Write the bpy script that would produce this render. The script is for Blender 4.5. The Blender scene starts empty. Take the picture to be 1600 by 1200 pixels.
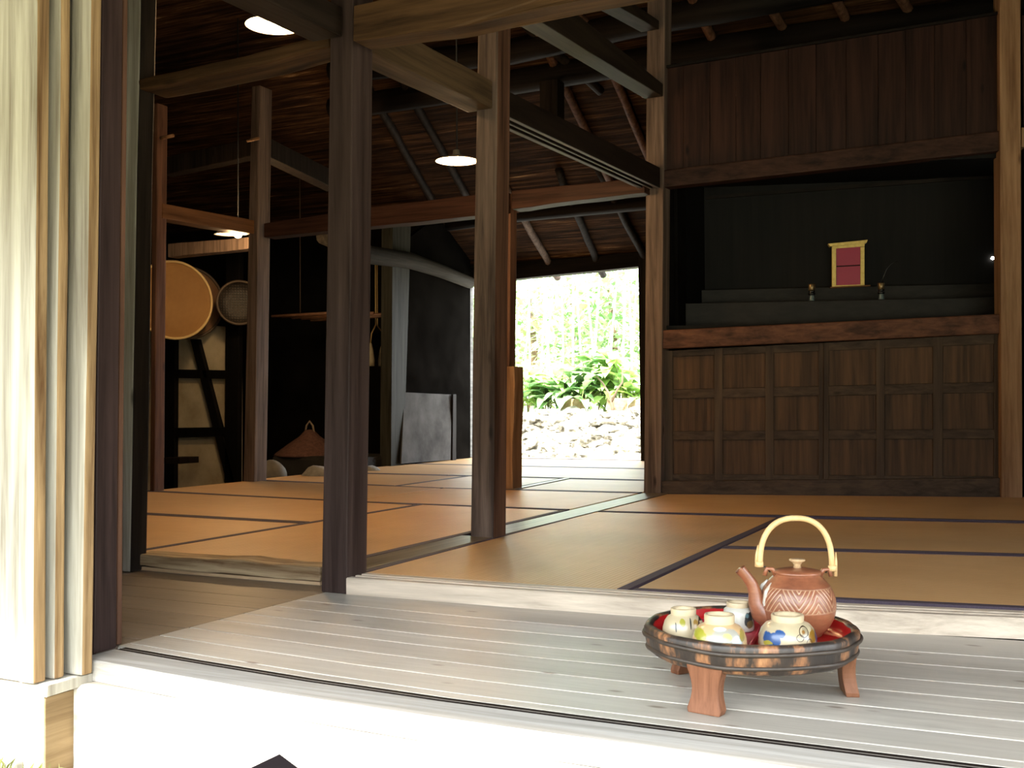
import bpy, bmesh, math, random
import numpy as np
from mathutils import Vector, Matrix
random.seed(7)
S = bpy.context.scene
COL = S.collection
H = .48            # camera height above the tatami
ZC = .78           # camera height above the ground
ZT = .30           # tatami
ZV = .255          # veranda deck
F = 1745.0
def rotm(yaw, pitch, roll):
    yaw, pitch, roll = [math.radians(a) for a in (yaw, pitch, roll)]
    r = np.array([math.cos(yaw), math.sin(yaw), 0]); f = np.array([-math.sin(yaw), math.cos(yaw), 0]); u = np.array([0, 0, 1.])
    f2 = math.cos(pitch)*f+math.sin(pitch)*u; u2 = -math.sin(pitch)*f+math.cos(pitch)*u
    return np.array([math.cos(roll)*r+math.sin(roll)*u2, -math.sin(roll)*r+math.cos(roll)*u2, f2])
M = rotm(26.5, .95, -.3)
C0 = Vector((0, 0, ZC))
def ray(p): return Vector(M.T @ np.array([(p[0]-800)/F, -(p[1]-600)/F, 1.]))
def PZ(p, z): d = ray(p); return C0+d*((z-ZC)/d.z)
def PY(p, y): d = ray(p); return C0+d*(y/d.y)
def PX(p, x): d = ray(p); return C0+d*(x/d.x)
def PL(p, o, n): d = ray(p); return C0+d*((o-C0).dot(n)/d.dot(n))
def FR(px, zc, z):  # point at depth zc and column px, at height z
    a = Vector(M[0])*((px-800)/F*zc)+Vector(M[2])*zc
    return Vector((a.x, a.y, z))

# ---------------------------------------------------------------- materials
def newmat(name):
    m = bpy.data.materials.new(name); m.use_nodes = True
    nt = m.node_tree; b = nt.nodes['Principled BSDF']
    return m, nt, b
def N(nt, t, **k):
    n = nt.nodes.new(t)
    for a, v in k.items(): setattr(n, a, v)
    return n
def ramp(nt, stops):
    r = N(nt, 'ShaderNodeValToRGB'); e = r.color_ramp.elements
    while len(e) < len(stops): e.new(.5)
    for i, (p, c) in enumerate(stops): e[i].position = p; e[i].color = (*c, 1) if len(c) == 3 else c
    return r
def mixc(nt, fac, a, b, mode='MIX'):
    n = N(nt, 'ShaderNodeMix', data_type='RGBA', blend_type=mode)
    for s, v in ((n.inputs['Factor'], fac), (n.inputs[6], a), (n.inputs[7], b)):
        if hasattr(v, 'links'): nt.links.new(v, s)
        elif isinstance(v, (int, float)): s.default_value = v
        else: s.default_value = (*v, 1)
    return n.outputs[2]
def math_(nt, op, a, b=None, c=None):
    n = N(nt, 'ShaderNodeMath', operation=op)
    for i, v in enumerate((a, b, c)):
        if v is None: continue
        if hasattr(v, 'links'): nt.links.new(v, n.inputs[i])
        else: n.inputs[i].default_value = v
    return n.outputs[0]
def coords(nt, rnd=True):
    tc = N(nt, 'ShaderNodeTexCoord')
    if not rnd: return tc.outputs['Object']
    oi = N(nt, 'ShaderNodeObjectInfo'); ad = N(nt, 'ShaderNodeVectorMath', operation='ADD')
    mu = N(nt, 'ShaderNodeVectorMath', operation='SCALE'); cb = N(nt, 'ShaderNodeCombineXYZ')
    for i in range(3): nt.links.new(oi.outputs['Random'], cb.inputs[i])
    nt.links.new(cb.outputs[0], mu.inputs[0]); mu.inputs['Scale'].default_value = 37.
    nt.links.new(tc.outputs['Object'], ad.inputs[0]); nt.links.new(mu.outputs[0], ad.inputs[1])
    return ad.outputs[0]
def noise(nt, co, sc, detail=6, scale=1, rough=.6, dist=0):
    mp = N(nt, 'ShaderNodeMapping'); mp.inputs['Scale'].default_value = sc
    nt.links.new(co, mp.inputs[0])
    n = N(nt, 'ShaderNodeTexNoise'); n.inputs['Scale'].default_value = scale; n.inputs['Detail'].default_value = detail
    n.inputs['Roughness'].default_value = rough; n.inputs['Distortion'].default_value = dist
    nt.links.new(mp.outputs[0], n.inputs['Vector'])
    return n.outputs['Fac']
def bumpit(nt, b, h, strength=.3, dist=.01):
    bp = N(nt, 'ShaderNodeBump'); bp.inputs['Strength'].default_value = strength; bp.inputs['Distance'].default_value = dist
    nt.links.new(h, bp.inputs['Height']); nt.links.new(bp.outputs[0], b.inputs['Normal'])
WC = {}
def wood(c1, c2, axis='z', rough=.7, bump=.35, knots=.6, blot=None, spec=.15):
    key = (c1, c2, axis, rough, bump, knots, blot, spec)
    if key in WC: return WC[key]
    m, nt, b = newmat('wood_'+str(len(WC))); co = coords(nt)
    st = {'x': (.9, 1, 1), 'y': (1, .9, 1), 'z': (1, 1, .9)}[axis]
    ai = 'xyz'.index(axis)
    sc = [38, 38, 38]; sc[ai] = 1.6
    fine = noise(nt, co, sc, 5, 1, .65, .4)
    sc2 = [9, 9, 9]; sc2[ai] = .7
    broad = noise(nt, co, sc2, 4, 1, .6, 1.2)
    r = ramp(nt, [(.36, c1), (.63, c2)])
    mx = math_(nt, 'ADD', math_(nt, 'MULTIPLY', fine, .6), math_(nt, 'MULTIPLY', broad, .4))
    nt.links.new(mx, r.inputs[0]); col = r.outputs[0]
    if knots:
        mp = N(nt, 'ShaderNodeMapping'); ks = [7, 7, 7]; ks[ai] = 2.3; mp.inputs['Scale'].default_value = ks
        nt.links.new(co, mp.inputs[0])
        v = N(nt, 'ShaderNodeTexVoronoi'); v.inputs['Scale'].default_value = 1.; nt.links.new(mp.outputs[0], v.inputs['Vector'])
        kr = ramp(nt, [(.03, (1, 1, 1)), (.085, (0, 0, 0))]); nt.links.new(v.outputs['Distance'], kr.inputs[0])
        k = math_(nt, 'MULTIPLY', kr.outputs[0], knots)
        col = mixc(nt, k, col, tuple(x*.3 for x in c1))
    if blot:
        bn = noise(nt, co, (3, 3, 3), 5, 1, .7); br = ramp(nt, [(.5, (0, 0, 0)), (.68, (1, 1, 1))]); nt.links.new(bn, br.inputs[0])
        col = mixc(nt, math_(nt, 'MULTIPLY', br.outputs[0], .75), col, blot)
    nt.links.new(col, b.inputs['Base Color']); b.inputs['Roughness'].default_value = rough
    b.inputs['Specular IOR Level'].default_value = spec
    bumpit(nt, b, mx, bump, .006)
    WC[key] = m; return m
def plain(name, c, rough=.5, metal=0, emit=None, es=0, nscale=None, c2=None, bump=0, spec=.5):
    m, nt, b = newmat(name)
    b.inputs['Base Color'].default_value = (*c, 1); b.inputs['Roughness'].default_value = rough; b.inputs['Metallic'].default_value = metal
    b.inputs['Specular IOR Level'].default_value = spec
    if emit: b.inputs['Emission Color'].default_value = (*emit, 1); b.inputs['Emission Strength'].default_value = es
    if nscale:
        co = coords(nt); n = noise(nt, co, (nscale,)*3, 6); r = ramp(nt, [(.3, c), (.7, c2 or c)])
        nt.links.new(n, r.inputs[0]); nt.links.new(r.outputs[0], b.inputs['Base Color'])
        if bump: bumpit(nt, b, n, bump, .02)
    return m

SILVER = ((.30, .26, .20), (.66, .62, .53))
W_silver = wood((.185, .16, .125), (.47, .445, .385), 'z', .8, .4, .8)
W_silver_x = wood((.36, .30, .23), (.74, .70, .62), 'x', .8, .5, .5)
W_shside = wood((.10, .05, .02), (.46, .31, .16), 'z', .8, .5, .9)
W_endgrain = wood((.12, .075, .035), (.27, .19, .105), 'y', .85, .6, .4)
W_postg = wood((.012, .011, .008), (.045, .044, .034), 'z', .7, .3, .5)
W_darkpost = wood((0.0168, 0.00952, 0.0084), (0.06037, 0.03623, 0.0322), 'z', .5, .15, .2)
W_centre = wood((0.02448, 0.01496, 0.01292), (0.068, 0.04488, 0.03944), 'z', .5, .2, .5)
W_post = wood((0.04292, 0.02812, 0.0222), (0.1924, 0.1369, 0.1073), 'z', .65, .35, .8)
W_post_red = wood((0.04, 0.0176, 0.0104), (0.16, 0.08, 0.0496), 'z', .65, .3, .6)
W_post_tan = wood((0.15, 0.075, 0.035), (0.38, 0.22, 0.12), 'z', .65, .3, .7)
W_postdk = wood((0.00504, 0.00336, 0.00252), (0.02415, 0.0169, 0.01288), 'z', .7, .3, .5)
W_beam_x = wood((0.016, 0.0075, 0.003), (0.088, 0.045, 0.019), 'x', .65, .4, .5)
W_beam_xr = wood((0.0136, 0.005525, 0.0034), (0.0595, 0.02635, 0.017), 'x', .6, .35, .5)
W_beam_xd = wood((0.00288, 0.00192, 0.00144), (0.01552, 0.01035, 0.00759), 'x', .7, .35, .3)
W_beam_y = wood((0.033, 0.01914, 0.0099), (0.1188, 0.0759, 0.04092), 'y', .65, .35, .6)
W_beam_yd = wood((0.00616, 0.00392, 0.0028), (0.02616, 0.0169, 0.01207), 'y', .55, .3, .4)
W_beam_ylt = wood((0.0096, 0.006528, 0.004224), (0.03588, 0.02484, 0.01656), 'y', .6, .3, .4)
W_orange = wood((0.068, 0.03, 0.012), (0.1725, 0.0805, 0.0345), 'y', .5, .2, .3)
W_red_z = wood((0.0096, 0.0036, 0.0024), (0.04, 0.0168, 0.0112), 'z', .55, .2, .9)
W_panel = wood((0.03, 0.016, 0.008), (0.115, 0.06, 0.028), 'z', .5, .25, .25)
W_frame = wood((0.028, 0.017, 0.011), (0.09, 0.058, 0.036), 'x', .55, .25, .8)
W_sillred = wood((0.04, 0.015, 0.008), (0.165, 0.07, 0.036), 'x', .5, .25, .5)
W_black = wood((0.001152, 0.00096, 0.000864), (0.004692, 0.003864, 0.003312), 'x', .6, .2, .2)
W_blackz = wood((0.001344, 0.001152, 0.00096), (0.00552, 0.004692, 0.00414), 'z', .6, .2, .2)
W_sill_lt = wood((0.2856, 0.2312, 0.1768), (0.6452, 0.5474, 0.4399), 'x', .55, .25, .35)
W_sill_y = wood((0.0576, 0.0384, 0.024), (0.1794, 0.138, 0.0897), 'y', .38, .12, .2, None, .3)
W_sill_old = wood((0.15, 0.085, 0.04), (0.62, 0.48, 0.3), 'x', .75, .5, .9)
W_grey = wood((0.085, 0.08, 0.072), (0.2, 0.19, 0.175), 'y', .6, .2, .2)

def deck_mat(name, c1, c2):
    m, nt, b = newmat(name); co = coords(nt, False)
    g = N(nt, 'ShaderNodeNewGeometry')
    isl = g.outputs['Random Per Island']
    ad = N(nt, 'ShaderNodeVectorMath', operation='ADD'); cb = N(nt, 'ShaderNodeCombineXYZ')
    nt.links.new(math_(nt, 'MULTIPLY', isl, 50.), cb.inputs[0]); nt.links.new(math_(nt, 'MULTIPLY', isl, 23.), cb.inputs[2])
    nt.links.new(co, ad.inputs[0]); nt.links.new(cb.outputs[0], ad.inputs[1]); co = ad.outputs[0]
    fine = noise(nt, co, (2.2, 60, 30), 6, 1, .65, .3); broad = noise(nt, co, (1.2, 7, 3), 4, 1, .6, .8)
    mx = math_(nt, 'ADD', math_(nt, 'MULTIPLY', fine, .5), math_(nt, 'MULTIPLY', broad, .5))
    r = ramp(nt, [(.28, c1), (.7, c2)]); nt.links.new(mx, r.inputs[0])
    tint = mixc(nt, math_(nt, 'MULTIPLY', isl, .35), r.outputs[0], tuple(x*.72 for x in c1))
    mp = N(nt, 'ShaderNodeMapping'); mp.inputs['Scale'].default_value = (5.5, 14, 9); nt.links.new(co, mp.inputs[0])
    v = N(nt, 'ShaderNodeTexVoronoi'); v.inputs['Scale'].default_value = 1; nt.links.new(mp.outputs[0], v.inputs['Vector'])
    kr = ramp(nt, [(.05, (1, 1, 1)), (.12, (0, 0, 0))]); nt.links.new(v.outputs['Distance'], kr.inputs[0])
    col = mixc(nt, math_(nt, 'MULTIPLY', kr.outputs[0], .75), tint, (.10, .055, .03))
    sn = noise(nt, co, (2.2, 9, 5), 5, 1, .7); sr = ramp(nt, [(.50, (0, 0, 0)), (.72, (1, 1, 1))]); nt.links.new(sn, sr.inputs[0])
    col = mixc(nt, math_(nt, 'MULTIPLY', sr.outputs[0], .45), col, tuple(x*.62 for x in (c1[0], c1[1]*.92, c1[2]*.82)))
    nt.links.new(col, b.inputs['Base Color']); b.inputs['Roughness'].default_value = .42
    b.inputs['Specular IOR Level'].default_value = .5
    bumpit(nt, b, mx, .2, .004); return m
M_deck = deck_mat('weathered_deck', (.32, .285, .24), (.54, .50, .435))
M_deck_old = deck_mat('old_deck', (.105, .078, .056), (.215, .165, .125))
M_gap = plain('pale_joint_glint', (.52, .50, .46), .8)  # pale strips imitate the light caught on the board edges
M_track = plain('dark_track', (.012, .008, .006), .8, spec=.1)

def tatami_mat(axis):
    m, nt, b = newmat('tatami_rush_'+axis); co = coords(nt, True)
    tc = N(nt, 'ShaderNodeTexCoord')
    w = N(nt, 'ShaderNodeTexWave', wave_type='BANDS', bands_direction='Y' if axis == 'x' else 'X')
    w.inputs['Scale'].default_value = 22.; w.inputs['Distortion'].default_value = .25; w.inputs['Detail'].default_value = 2
    nt.links.new(tc.outputs['Object'], w.inputs['Vector'])
    s1 = (5, 260, 5) if axis == 'x' else (260, 5, 5)
    f = noise(nt, co, s1, 4, 1); br = noise(nt, co, (2.5, 2.5, 2.5), 4, 1)
    mx = math_(nt, 'ADD', math_(nt, 'MULTIPLY', f, .45), math_(nt, 'MULTIPLY', br, .55))
    r = ramp(nt, [(.3, (.44, .245, .10)), (.7, (.63, .39, .185))]); nt.links.new(mx, r.inputs[0])
    rib = math_(nt, 'MULTIPLY', w.outputs['Fac'], .28)
    col = mixc(nt, rib, r.outputs[0], (.36, .21, .09))
    nt.links.new(col, b.inputs['Base Color']); b.inputs['Roughness'].default_value = .45
    b.inputs['Specular IOR Level'].default_value = .28
    bumpit(nt, b, math_(nt, 'ADD', w.outputs['Fac'], math_(nt, 'MULTIPLY', f, .6)), .22, .003); return m
T_x = tatami_mat('x'); T_y = tatami_mat('y')
M_heri = plain('dark_border_cloth', (.030, .018, .030), .75, nscale=300, c2=(.055, .035, .055))

def thatch():
    m, nt, b = newmat('thatch_underside'); co = coords(nt, False)
    f = noise(nt, co, (1.4, 34, 34), 6, 1, .7, .5); br = noise(nt, co, (1.1, 3, 3), 4, 1)
    mx = math_(nt, 'ADD', math_(nt, 'MULTIPLY', f, .7), math_(nt, 'MULTIPLY', br, .3))
    r = ramp(nt, [(.36, (.003, .002, .0015)), (.5, (.028, .013, .006)), (.6, (.080, .038, .017)), (.67, (.30, .19, .09))]); nt.links.new(mx, r.inputs[0])
    nt.links.new(r.outputs[0], b.inputs['Base Color']); b.inputs['Roughness'].default_value = .9; b.inputs['Specular IOR Level'].default_value = .08
    bumpit(nt, b, mx, .8, .03); return m
M_thatch = thatch()
M_plaster = plain('stained_plaster', (.36, .30, .20), .9, nscale=5, c2=(.56, .50, .37), bump=.2)
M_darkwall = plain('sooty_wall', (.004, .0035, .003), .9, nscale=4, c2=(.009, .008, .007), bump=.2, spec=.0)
M_earth = plain('earth_floor', (.05, .04, .03), .95, nscale=3, c2=(.09, .075, .055), bump=.3)

# ---------------------------------------------------------------- object helpers
def link(o, parent=None):
    COL.objects.link(o)
    if parent is not None:
        o.parent = parent
    return o
def tag(o, label, cat, group=None, kind=None):
    if label: o['label'] = label
    if cat: o['category'] = cat
    if group: o['group'] = group
    if kind: o['kind'] = kind
    return o
def empty(name, loc, label, cat, group=None, rz=0):
    o = bpy.data.objects.new(name, None); o.location = loc; o.rotation_euler = (0, 0, rz); o.empty_display_size = .05
    COL.objects.link(o); return tag(o, label, cat, group)
def build(name, bm, mat, parent=None, smooth=False, world=True, bevel=0, kind=None):
    """bm is in world coordinates when world=True (origin is moved to its base centre), else local to the parent"""
    bmesh.ops.recalc_face_normals(bm, faces=bm.faces)
    if bevel:
        es = [e for e in bm.edges if len(e.link_faces) == 2 and e.calc_face_angle(0) > .6]
        bmesh.ops.bevel(bm, geom=es, offset=bevel, segments=2, affect='EDGES', profile=.6, clamp_overlap=True)
    me = bpy.data.meshes.new(name)
    off = Vector((0, 0, 0))
    if world:
        vs = [v.co for v in bm.verts]
        lo = Vector([min(v[i] for v in vs) for i in range(3)]); hi = Vector([max(v[i] for v in vs) for i in range(3)])
        off = Vector(((lo.x+hi.x)/2, (lo.y+hi.y)/2, lo.z))
        bmesh.ops.translate(bm, verts=bm.verts, vec=-off)
    bm.to_mesh(me); bm.free()
    mats = mat if isinstance(mat, (list, tuple)) else [mat]
    for q in mats: me.materials.append(q)
    if smooth:
        for p in me.polygons: p.use_smooth = True
    o = bpy.data.objects.new(name, me)
    if parent is not None and world:
        o.parent = parent; o.location = parent.matrix_basis.inverted() @ off if False else off-parent.location
    else:
        o.location = off
        if parent is not None: o.parent = parent
    COL.objects.link(o)
    if kind: o['kind'] = kind
    return o
def loft(sections, n=1, jit=0, seed=0, bm=None):
    """closed prism through point loops; n intermediate subdivisions; jit wobbles the rings like hand hewn timber"""
    bm = bm or bmesh.new(); R = random.Random(seed)
    rings = []
    for a, b in zip(sections[:-1], sections[1:]):
        for k in range(n):
            t = k/n; rings.append([p.lerp(q, t) for p, q in zip(a, b)])
    rings.append(list(sections[-1]))
    vr = []
    ph = [R.uniform(0, 6) for _ in range(8)]
    for i, r in enumerate(rings):
        row = []
        for j, p in enumerate(r):
            q = Vector(p)
            if jit and 0 < i < len(rings)-1:
                q += Vector((R.uniform(-1, 1), R.uniform(-1, 1), R.uniform(-1, 1)))*jit*.5
                q += Vector((math.sin(i*.9+ph[0]), math.sin(i*.7+ph[1]), math.sin(i*1.1+ph[2])))*jit*.5
            row.append(bm.verts.new(q))
        vr.append(row)
    m = len(sections[0])
    for a, b in zip(vr[:-1], vr[1:]):
        for j in range(m): bm.faces.new((a[j], a[(j+1) % m], b[(j+1) % m], b[j]))
    bm.faces.new(list(reversed(vr[0]))); bm.faces.new(vr[-1])
    return bm
def onz(a, b, z): return a+(b-a)*((z-a.z)/(b.z-a.z))
def onax(a, b, i, v): return a+(b-a)*((v-a[i])/(b[i]-a[i]))
def box(lo, hi, bm=None):
    bm = bm or bmesh.new(); lo, hi = Vector(lo), Vector(hi)
    s = [Vector((x, y, lo.z)) for x, y in ((lo.x, lo.y), (hi.x, lo.y), (hi.x, hi.y), (lo.x, hi.y))]
    return loft([s, [p+Vector((0, 0, hi.z-lo.z)) for p in s]], bm=bm)
def quadbox(pts, vec, bm=None):
    return loft([[Vector(p) for p in pts], [Vector(p)+Vector(vec) for p in pts]], bm=bm)
def tube(pts, rad, seg=10, bm=None, cap=True):
    bm = bm or bmesh.new(); pts = [Vector(p) for p in pts]
    rads = rad if isinstance(rad, (list, tuple)) else [rad]*len(pts)
    up = Vector((0, 0, 1)); rings = []
    prev = None
    for i, p in enumerate(pts):
        t = (pts[min(i+1, len(pts)-1)]-pts[max(i-1, 0)]).normalized()
        if prev is None:
            s = t.cross(up if abs(t.z) < .95 else Vector((1, 0, 0))).normalized()
        else: s = (prev-t*prev.dot(t)).normalized()
        prev = s; w = t.cross(s)
        rings.append([bm.verts.new(p+(s*math.cos(a)+w*math.sin(a))*rads[i]) for a in [2*math.pi*k/seg for k in range(seg)]])
    for a, b in zip(rings[:-1], rings[1:]):
        for j in range(seg): bm.faces.new((a[j], a[(j+1) % seg], b[(j+1) % seg], b[j]))
    if cap: bm.faces.new(list(reversed(rings[0]))); bm.faces.new(rings[-1])
    return bm
def lathe(prof, seg=48, bm=None, centre=(0, 0, 0), fn=None):
    bm = bm or bmesh.new(); c = Vector(centre); rings = []
    for r, z in prof:
        if r < 1e-6: rings.append([bm.verts.new(c+Vector((0, 0, z)))]); continue
        row = []
        for k in range(seg):
            a = 2*math.pi*k/seg; rr = r+(fn(a, z) if fn else 0)
            row.append(bm.verts.new(c+Vector((rr*math.cos(a), rr*math.sin(a), z))))
        rings.append(row)
    for a, b in zip(rings[:-1], rings[1:]):
        if len(a) == 1 and len(b) == 1: continue
        for j in range(seg):
            k = (j+1) % seg
            if len(a) == 1: bm.faces.new((a[0], b[k], b[j]))
            elif len(b) == 1: bm.faces.new((a[j], a[k], b[0]))
            else: bm.faces.new((a[j], a[k], b[k], b[j]))
    return bm

def post(name, L, R, y, depth, z0, z1, mat, label, cat='post', group=None, jit=.002, bev=.006, n=7, dx=0, kind=None):
    """front face edges given where they are seen, at depth plane y"""
    l = [PY(p, y) for p in L]; r = [PY(p, y) for p in R]
    secs = []
    for z in (z0, z1):
        a = onz(l[0], l[1], z); b = onz(r[0], r[1], z)
        secs.append([a, b, b+Vector((dx, depth, 0)), a+Vector((dx, depth, 0))])
    o = build(name, loft(secs, n, jit, len(label)), mat, bevel=bev)
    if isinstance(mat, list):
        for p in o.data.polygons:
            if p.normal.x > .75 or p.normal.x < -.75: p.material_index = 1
    return tag(o, label, cat, group)
def beamx(name, top, bot, y, depth, mat, label, cat='beam', x0=None, x1=None, jit=.003, bev=.006, n=6, rise=0):
    """top and bottom edge of the front face as polylines, on plane y"""
    t = [PY(p, y) for p in top]; b = [PY(p, y) for p in bot]
    if x0 is not None: t[0] = onax(t[0], t[1], 0, x0); b[0] = onax(b[0], b[1], 0, x0)
    if x1 is not None: t[-1] = onax(t[-2], t[-1], 0, x1); b[-1] = onax(b[-2], b[-1], 0, x1)
    d = Vector((0, depth, rise))
    secs = [[p, q, q+d, p+d] for p, q in zip(b, t)]
    return tag(build(name, loft(secs, n, jit, len(label)), mat, bevel=bev), label, cat)
def beamy(name, top, bot, x, width, mat, label, cat='beam', yend=None, y0=None, y1=None, jit=.002, bev=.005, n=6):
    t = [PX(p, x) for p in top]; b = [PX(p, x) for p in bot]
    if yend: t[-1] = PY(top[-1], yend); b[-1] = PY(bot[-1], yend); b[-1].x = t[-1].x
    if y0 is not None: t[0] = onax(t[0], t[1], 1, y0); b[0] = onax(b[0], b[1], 1, y0)
    if y1 is not None: t[-1] = onax(t[-2], t[-1], 1, y1); b[-1] = onax(b[-2], b[-1], 1, y1)
    d = Vector((-width, 0, 0))
    secs = [[p, q, q+d, p+d] for p, q in zip(b, t)]
    return tag(build(name, loft(secs, n, jit, len(label)), mat, bevel=bev), label, cat)
def struct(name, bm, mat, bevel=0, smooth=False):
    return build(name, bm, mat, bevel=bevel, kind='structure', smooth=smooth)
def interp(tab, x):
    xs = [t[0] for t in tab]; ys = [t[1] for t in tab]
    if x <= xs[0]: return ys[0]+(ys[1]-ys[0])/(xs[1]-xs[0])*(x-xs[0])
    if x >= xs[-1]: return ys[-1]+(ys[-1]-ys[-2])/(xs[-1]-xs[-2])*(x-xs[-1])
    return float(np.interp(x, xs, ys))

# ================================================================ SETTING
# ---- ground outside
def ground_mat():
    m, nt, b = newmat('garden_ground'); co = coords(nt, False)
    n1 = noise(nt, co, (1.3, 1.3, 1.3), 5); n2 = noise(nt, co, (45, 45, 45), 4)
    g = ramp(nt, [(.3, (.17, .16, .075)), (.7, (.32, .30, .15))]); nt.links.new(n2, g.inputs[0])
    s = ramp(nt, [(.3, (.18, .165, .135)), (.7, (.32, .295, .25))]); nt.links.new(n2, s.inputs[0])
    k = ramp(nt, [(.46, (0, 0, 0)), (.58, (1, 1, 1))]); nt.links.new(n1, k.inputs[0])
    nt.links.new(mixc(nt, k.outputs[0], g.outputs[0], s.outputs[0]), b.inputs['Base Color']); b.inputs['Roughness'].default_value = .95
    bumpit(nt, b, n2, .6, .02); return m
M_ground = ground_mat()
struct('ground', box((-30, -25, -.2), (30, 40, 0)), M_ground)
struct('ground_verge', box((-7, .9, 0), (-1.5, 1.60, .058)), plain('verge_soil', (.09, .095, .03), .95, nscale=40, c2=(.18, .18, .07), bump=.4))

# ---- veranda deck
GR = [(-1.86, 1.80), (-1.59, 1.772), (-1.19, 1.738), (-.87, 1.734), (-.43, 1.74), (-.15, 1.747), (.3, 1.765)]
BK = [(-1.86, 2.589), (-1.29, 2.583), (-.92, 2.599), (-.45, 2.647), (-.094, 2.685), (.3, 2.73)]
def yg(x): return interp(GR, x)
def yb(x): return interp(BK, x)
xs_deck = [-1.86, -1.6, -1.3, -1.0, -.75, -.5, -.25, 0, .4, 1., 2., 3.2]
ys800 = [PZ((800, q), ZV).y for q in (1103, 1094, 1070, 1047, 1025, 1007.5, 987.5, 972, 949)]
fr = [(v-ys800[0])/(ys800[-1]-ys800[0]) for v in ys800]
bm = bmesh.new()
def strip(bm, f0, f1, xs, z0, z1, g0=.0018, g1=.0018):
    secs = []
    for x in xs:
        a, b = yg(x), yb(x); A = a+(b-a)*f0+g0; B = a+(b-a)*f1-g1
        secs.append([Vector((x, A, z0)), Vector((x, A, z1)), Vector((x, B, z1)), Vector((x, B, z0))])
    loft(secs, 1, bm=bm)
for f0, f1 in zip(fr[:-1], fr[1:]): strip(bm, f0, f1, xs_deck, ZV-.03, ZV)
deck = struct('veranda_floor', bm, M_deck, bevel=.0022)
bm = bmesh.new(); strip(bm, .0, 1, xs_deck, ZV-.032, ZV-.0035, 0, 0)
struct('veranda_floor_joints', bm, M_gap)
bm = bmesh.new()
for i in range(7):
    a = 1.74+i*.135
    box((-2.78, a+.0012, ZV-.03), (-1.8625, min(a+.1338, 2.66), ZV-.0005), bm)
struct('veranda_floor_corner', bm, M_deck_old, bevel=.002)
# seam batten line between the two decks
# front threshold with its track
bm = bmesh.new()
secs = []
for x in [-1.84]+xs_deck[1:]:
    g = yg(x); f = g-.118 if x < -.3 else g-.135
    secs.append([Vector((x, f, ZV-.042)), Vector((x, f, ZV-.004)), Vector((x, f+.005, ZV)), Vector((x, g-.026, ZV)), Vector((x, g-.026, ZV-.010)), Vector((x, g-.017, ZV-.010)),
                 Vector((x, g-.017, ZV-.0095)), Vector((x, g-.014, ZV-.0095)), Vector((x, g-.014, ZV-.010)), Vector((x, g-.003, ZV-.010)), Vector((x, g-.003, ZV-.042))])
loft(secs, 1, bm=bm)
thr = build('threshold_beam', bm, wood((.25, .23, .20), (.47, .44, .40), 'x', .7, .35, .5))
tag(thr, 'pale weathered outer threshold along the veranda front edge', 'threshold')
for nm, o1, o2, ch in (('track_groove', .0262, -.0012, 0),):
    bm = bmesh.new(); secs = []
    for x in [-1.835]+xs_deck[1:]:
        g = yg(x)
        secs.append([Vector((x, g-o1+.0004, ZV-.0098)), Vector((x, g-o1+.0004, ZV-.0006)), Vector((x, g-o2-.0004, ZV-.0006)), Vector((x, g-o2-.0004, ZV-.0098))])
    loft(secs, 1, bm=bm); build(nm, bm, M_track, thr)
    bm = bmesh.new(); secs = [[Vector((x, yg(x)+a, ZV+b)) for a, b in ((-.0155, -.0006), (-.0155, .0004), (-.0135, .0004), (-.0135, -.0006))] for x in [-1.835]+xs_deck[1:]]
    loft(secs, 1, bm=bm); build('track_rib', bm, plain('worn_track_rib', (.10, .085, .07), .6), thr)
# base beams below the facade
bm = bmesh.new(); secs = []
for x in [-1.99]+xs_deck[1:]:
    f = (yg(x)-.118 if x < -.3 else yg(x)-.135)-.012
    if x < -1.9: f = 1.628
    secs.append([Vector((x, f, 0)), Vector((x, f, ZV-.05)), Vector((x, f+.012, ZV-.043)), Vector((x, f+.2, ZV-.043)), Vector((x, f+.2, 0))])
loft(secs, 3, .002, 3, bm=bm)
tag(build('base_beam', bm, W_silver_x, bevel=.004), 'long sunlit bleached base beam under the veranda edge', 'beam')

# ---- facade on the left: proud base beam, stacked rain shutters
EX = PY((104, 1130), 1.62).x
EY = PX((65, 1130), EX).y
zt_l = PX((84, 1066), EX).z
bm = box((-6, EY, .03), (EX, EY+.30, zt_l)); bmesh.ops.subdivide_edges(bm, edges=[e for e in bm.edges if abs((e.verts[0].co-e.verts[1].co).x) > 1], cuts=20)
for v in bm.verts:
    if v.co.x < EX-.01: v.co += Vector((0, random.uniform(-1, 1), random.uniform(-1, 1)))*.003
lb = empty('base_beam', (EX-1, EY+.1, 0), 'bleached base beam under the stacked shutters with brown sawn end', 'beam')
build('beam_body', bm, W_silver_x, lb, bevel=.006)
e = build('sawn_end', quadbox([Vector((EX, EY+.006, .04)), Vector((EX, EY+.19, .04)), Vector((EX, EY+.19, zt_l-.025)), Vector((EX, EY+.006, zt_l-.025))], (.004, 0, 0)), W_endgrain, lb)
e['label'] = 'brown rough sawn end grain'
e = build('notch', quadbox([Vector((EX, EY+.002, zt_l-.022)), Vector((EX, EY+.19, zt_l-.018)), Vector((EX, EY+.19, zt_l)), Vector((EX, EY+.004, zt_l))], (.012, 0, 0)), W_silver, lb)
tag(build('foundation_stone', box((-6, EY-.02, .05), (EX-.05, EY+.0, .075)), plain('grey_stone', (.16, .15, .13), .9, nscale=12, c2=(.3, .28, .24), bump=.4), bevel=.004), 'low grey plinth under the left base beam', 'stone')
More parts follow.
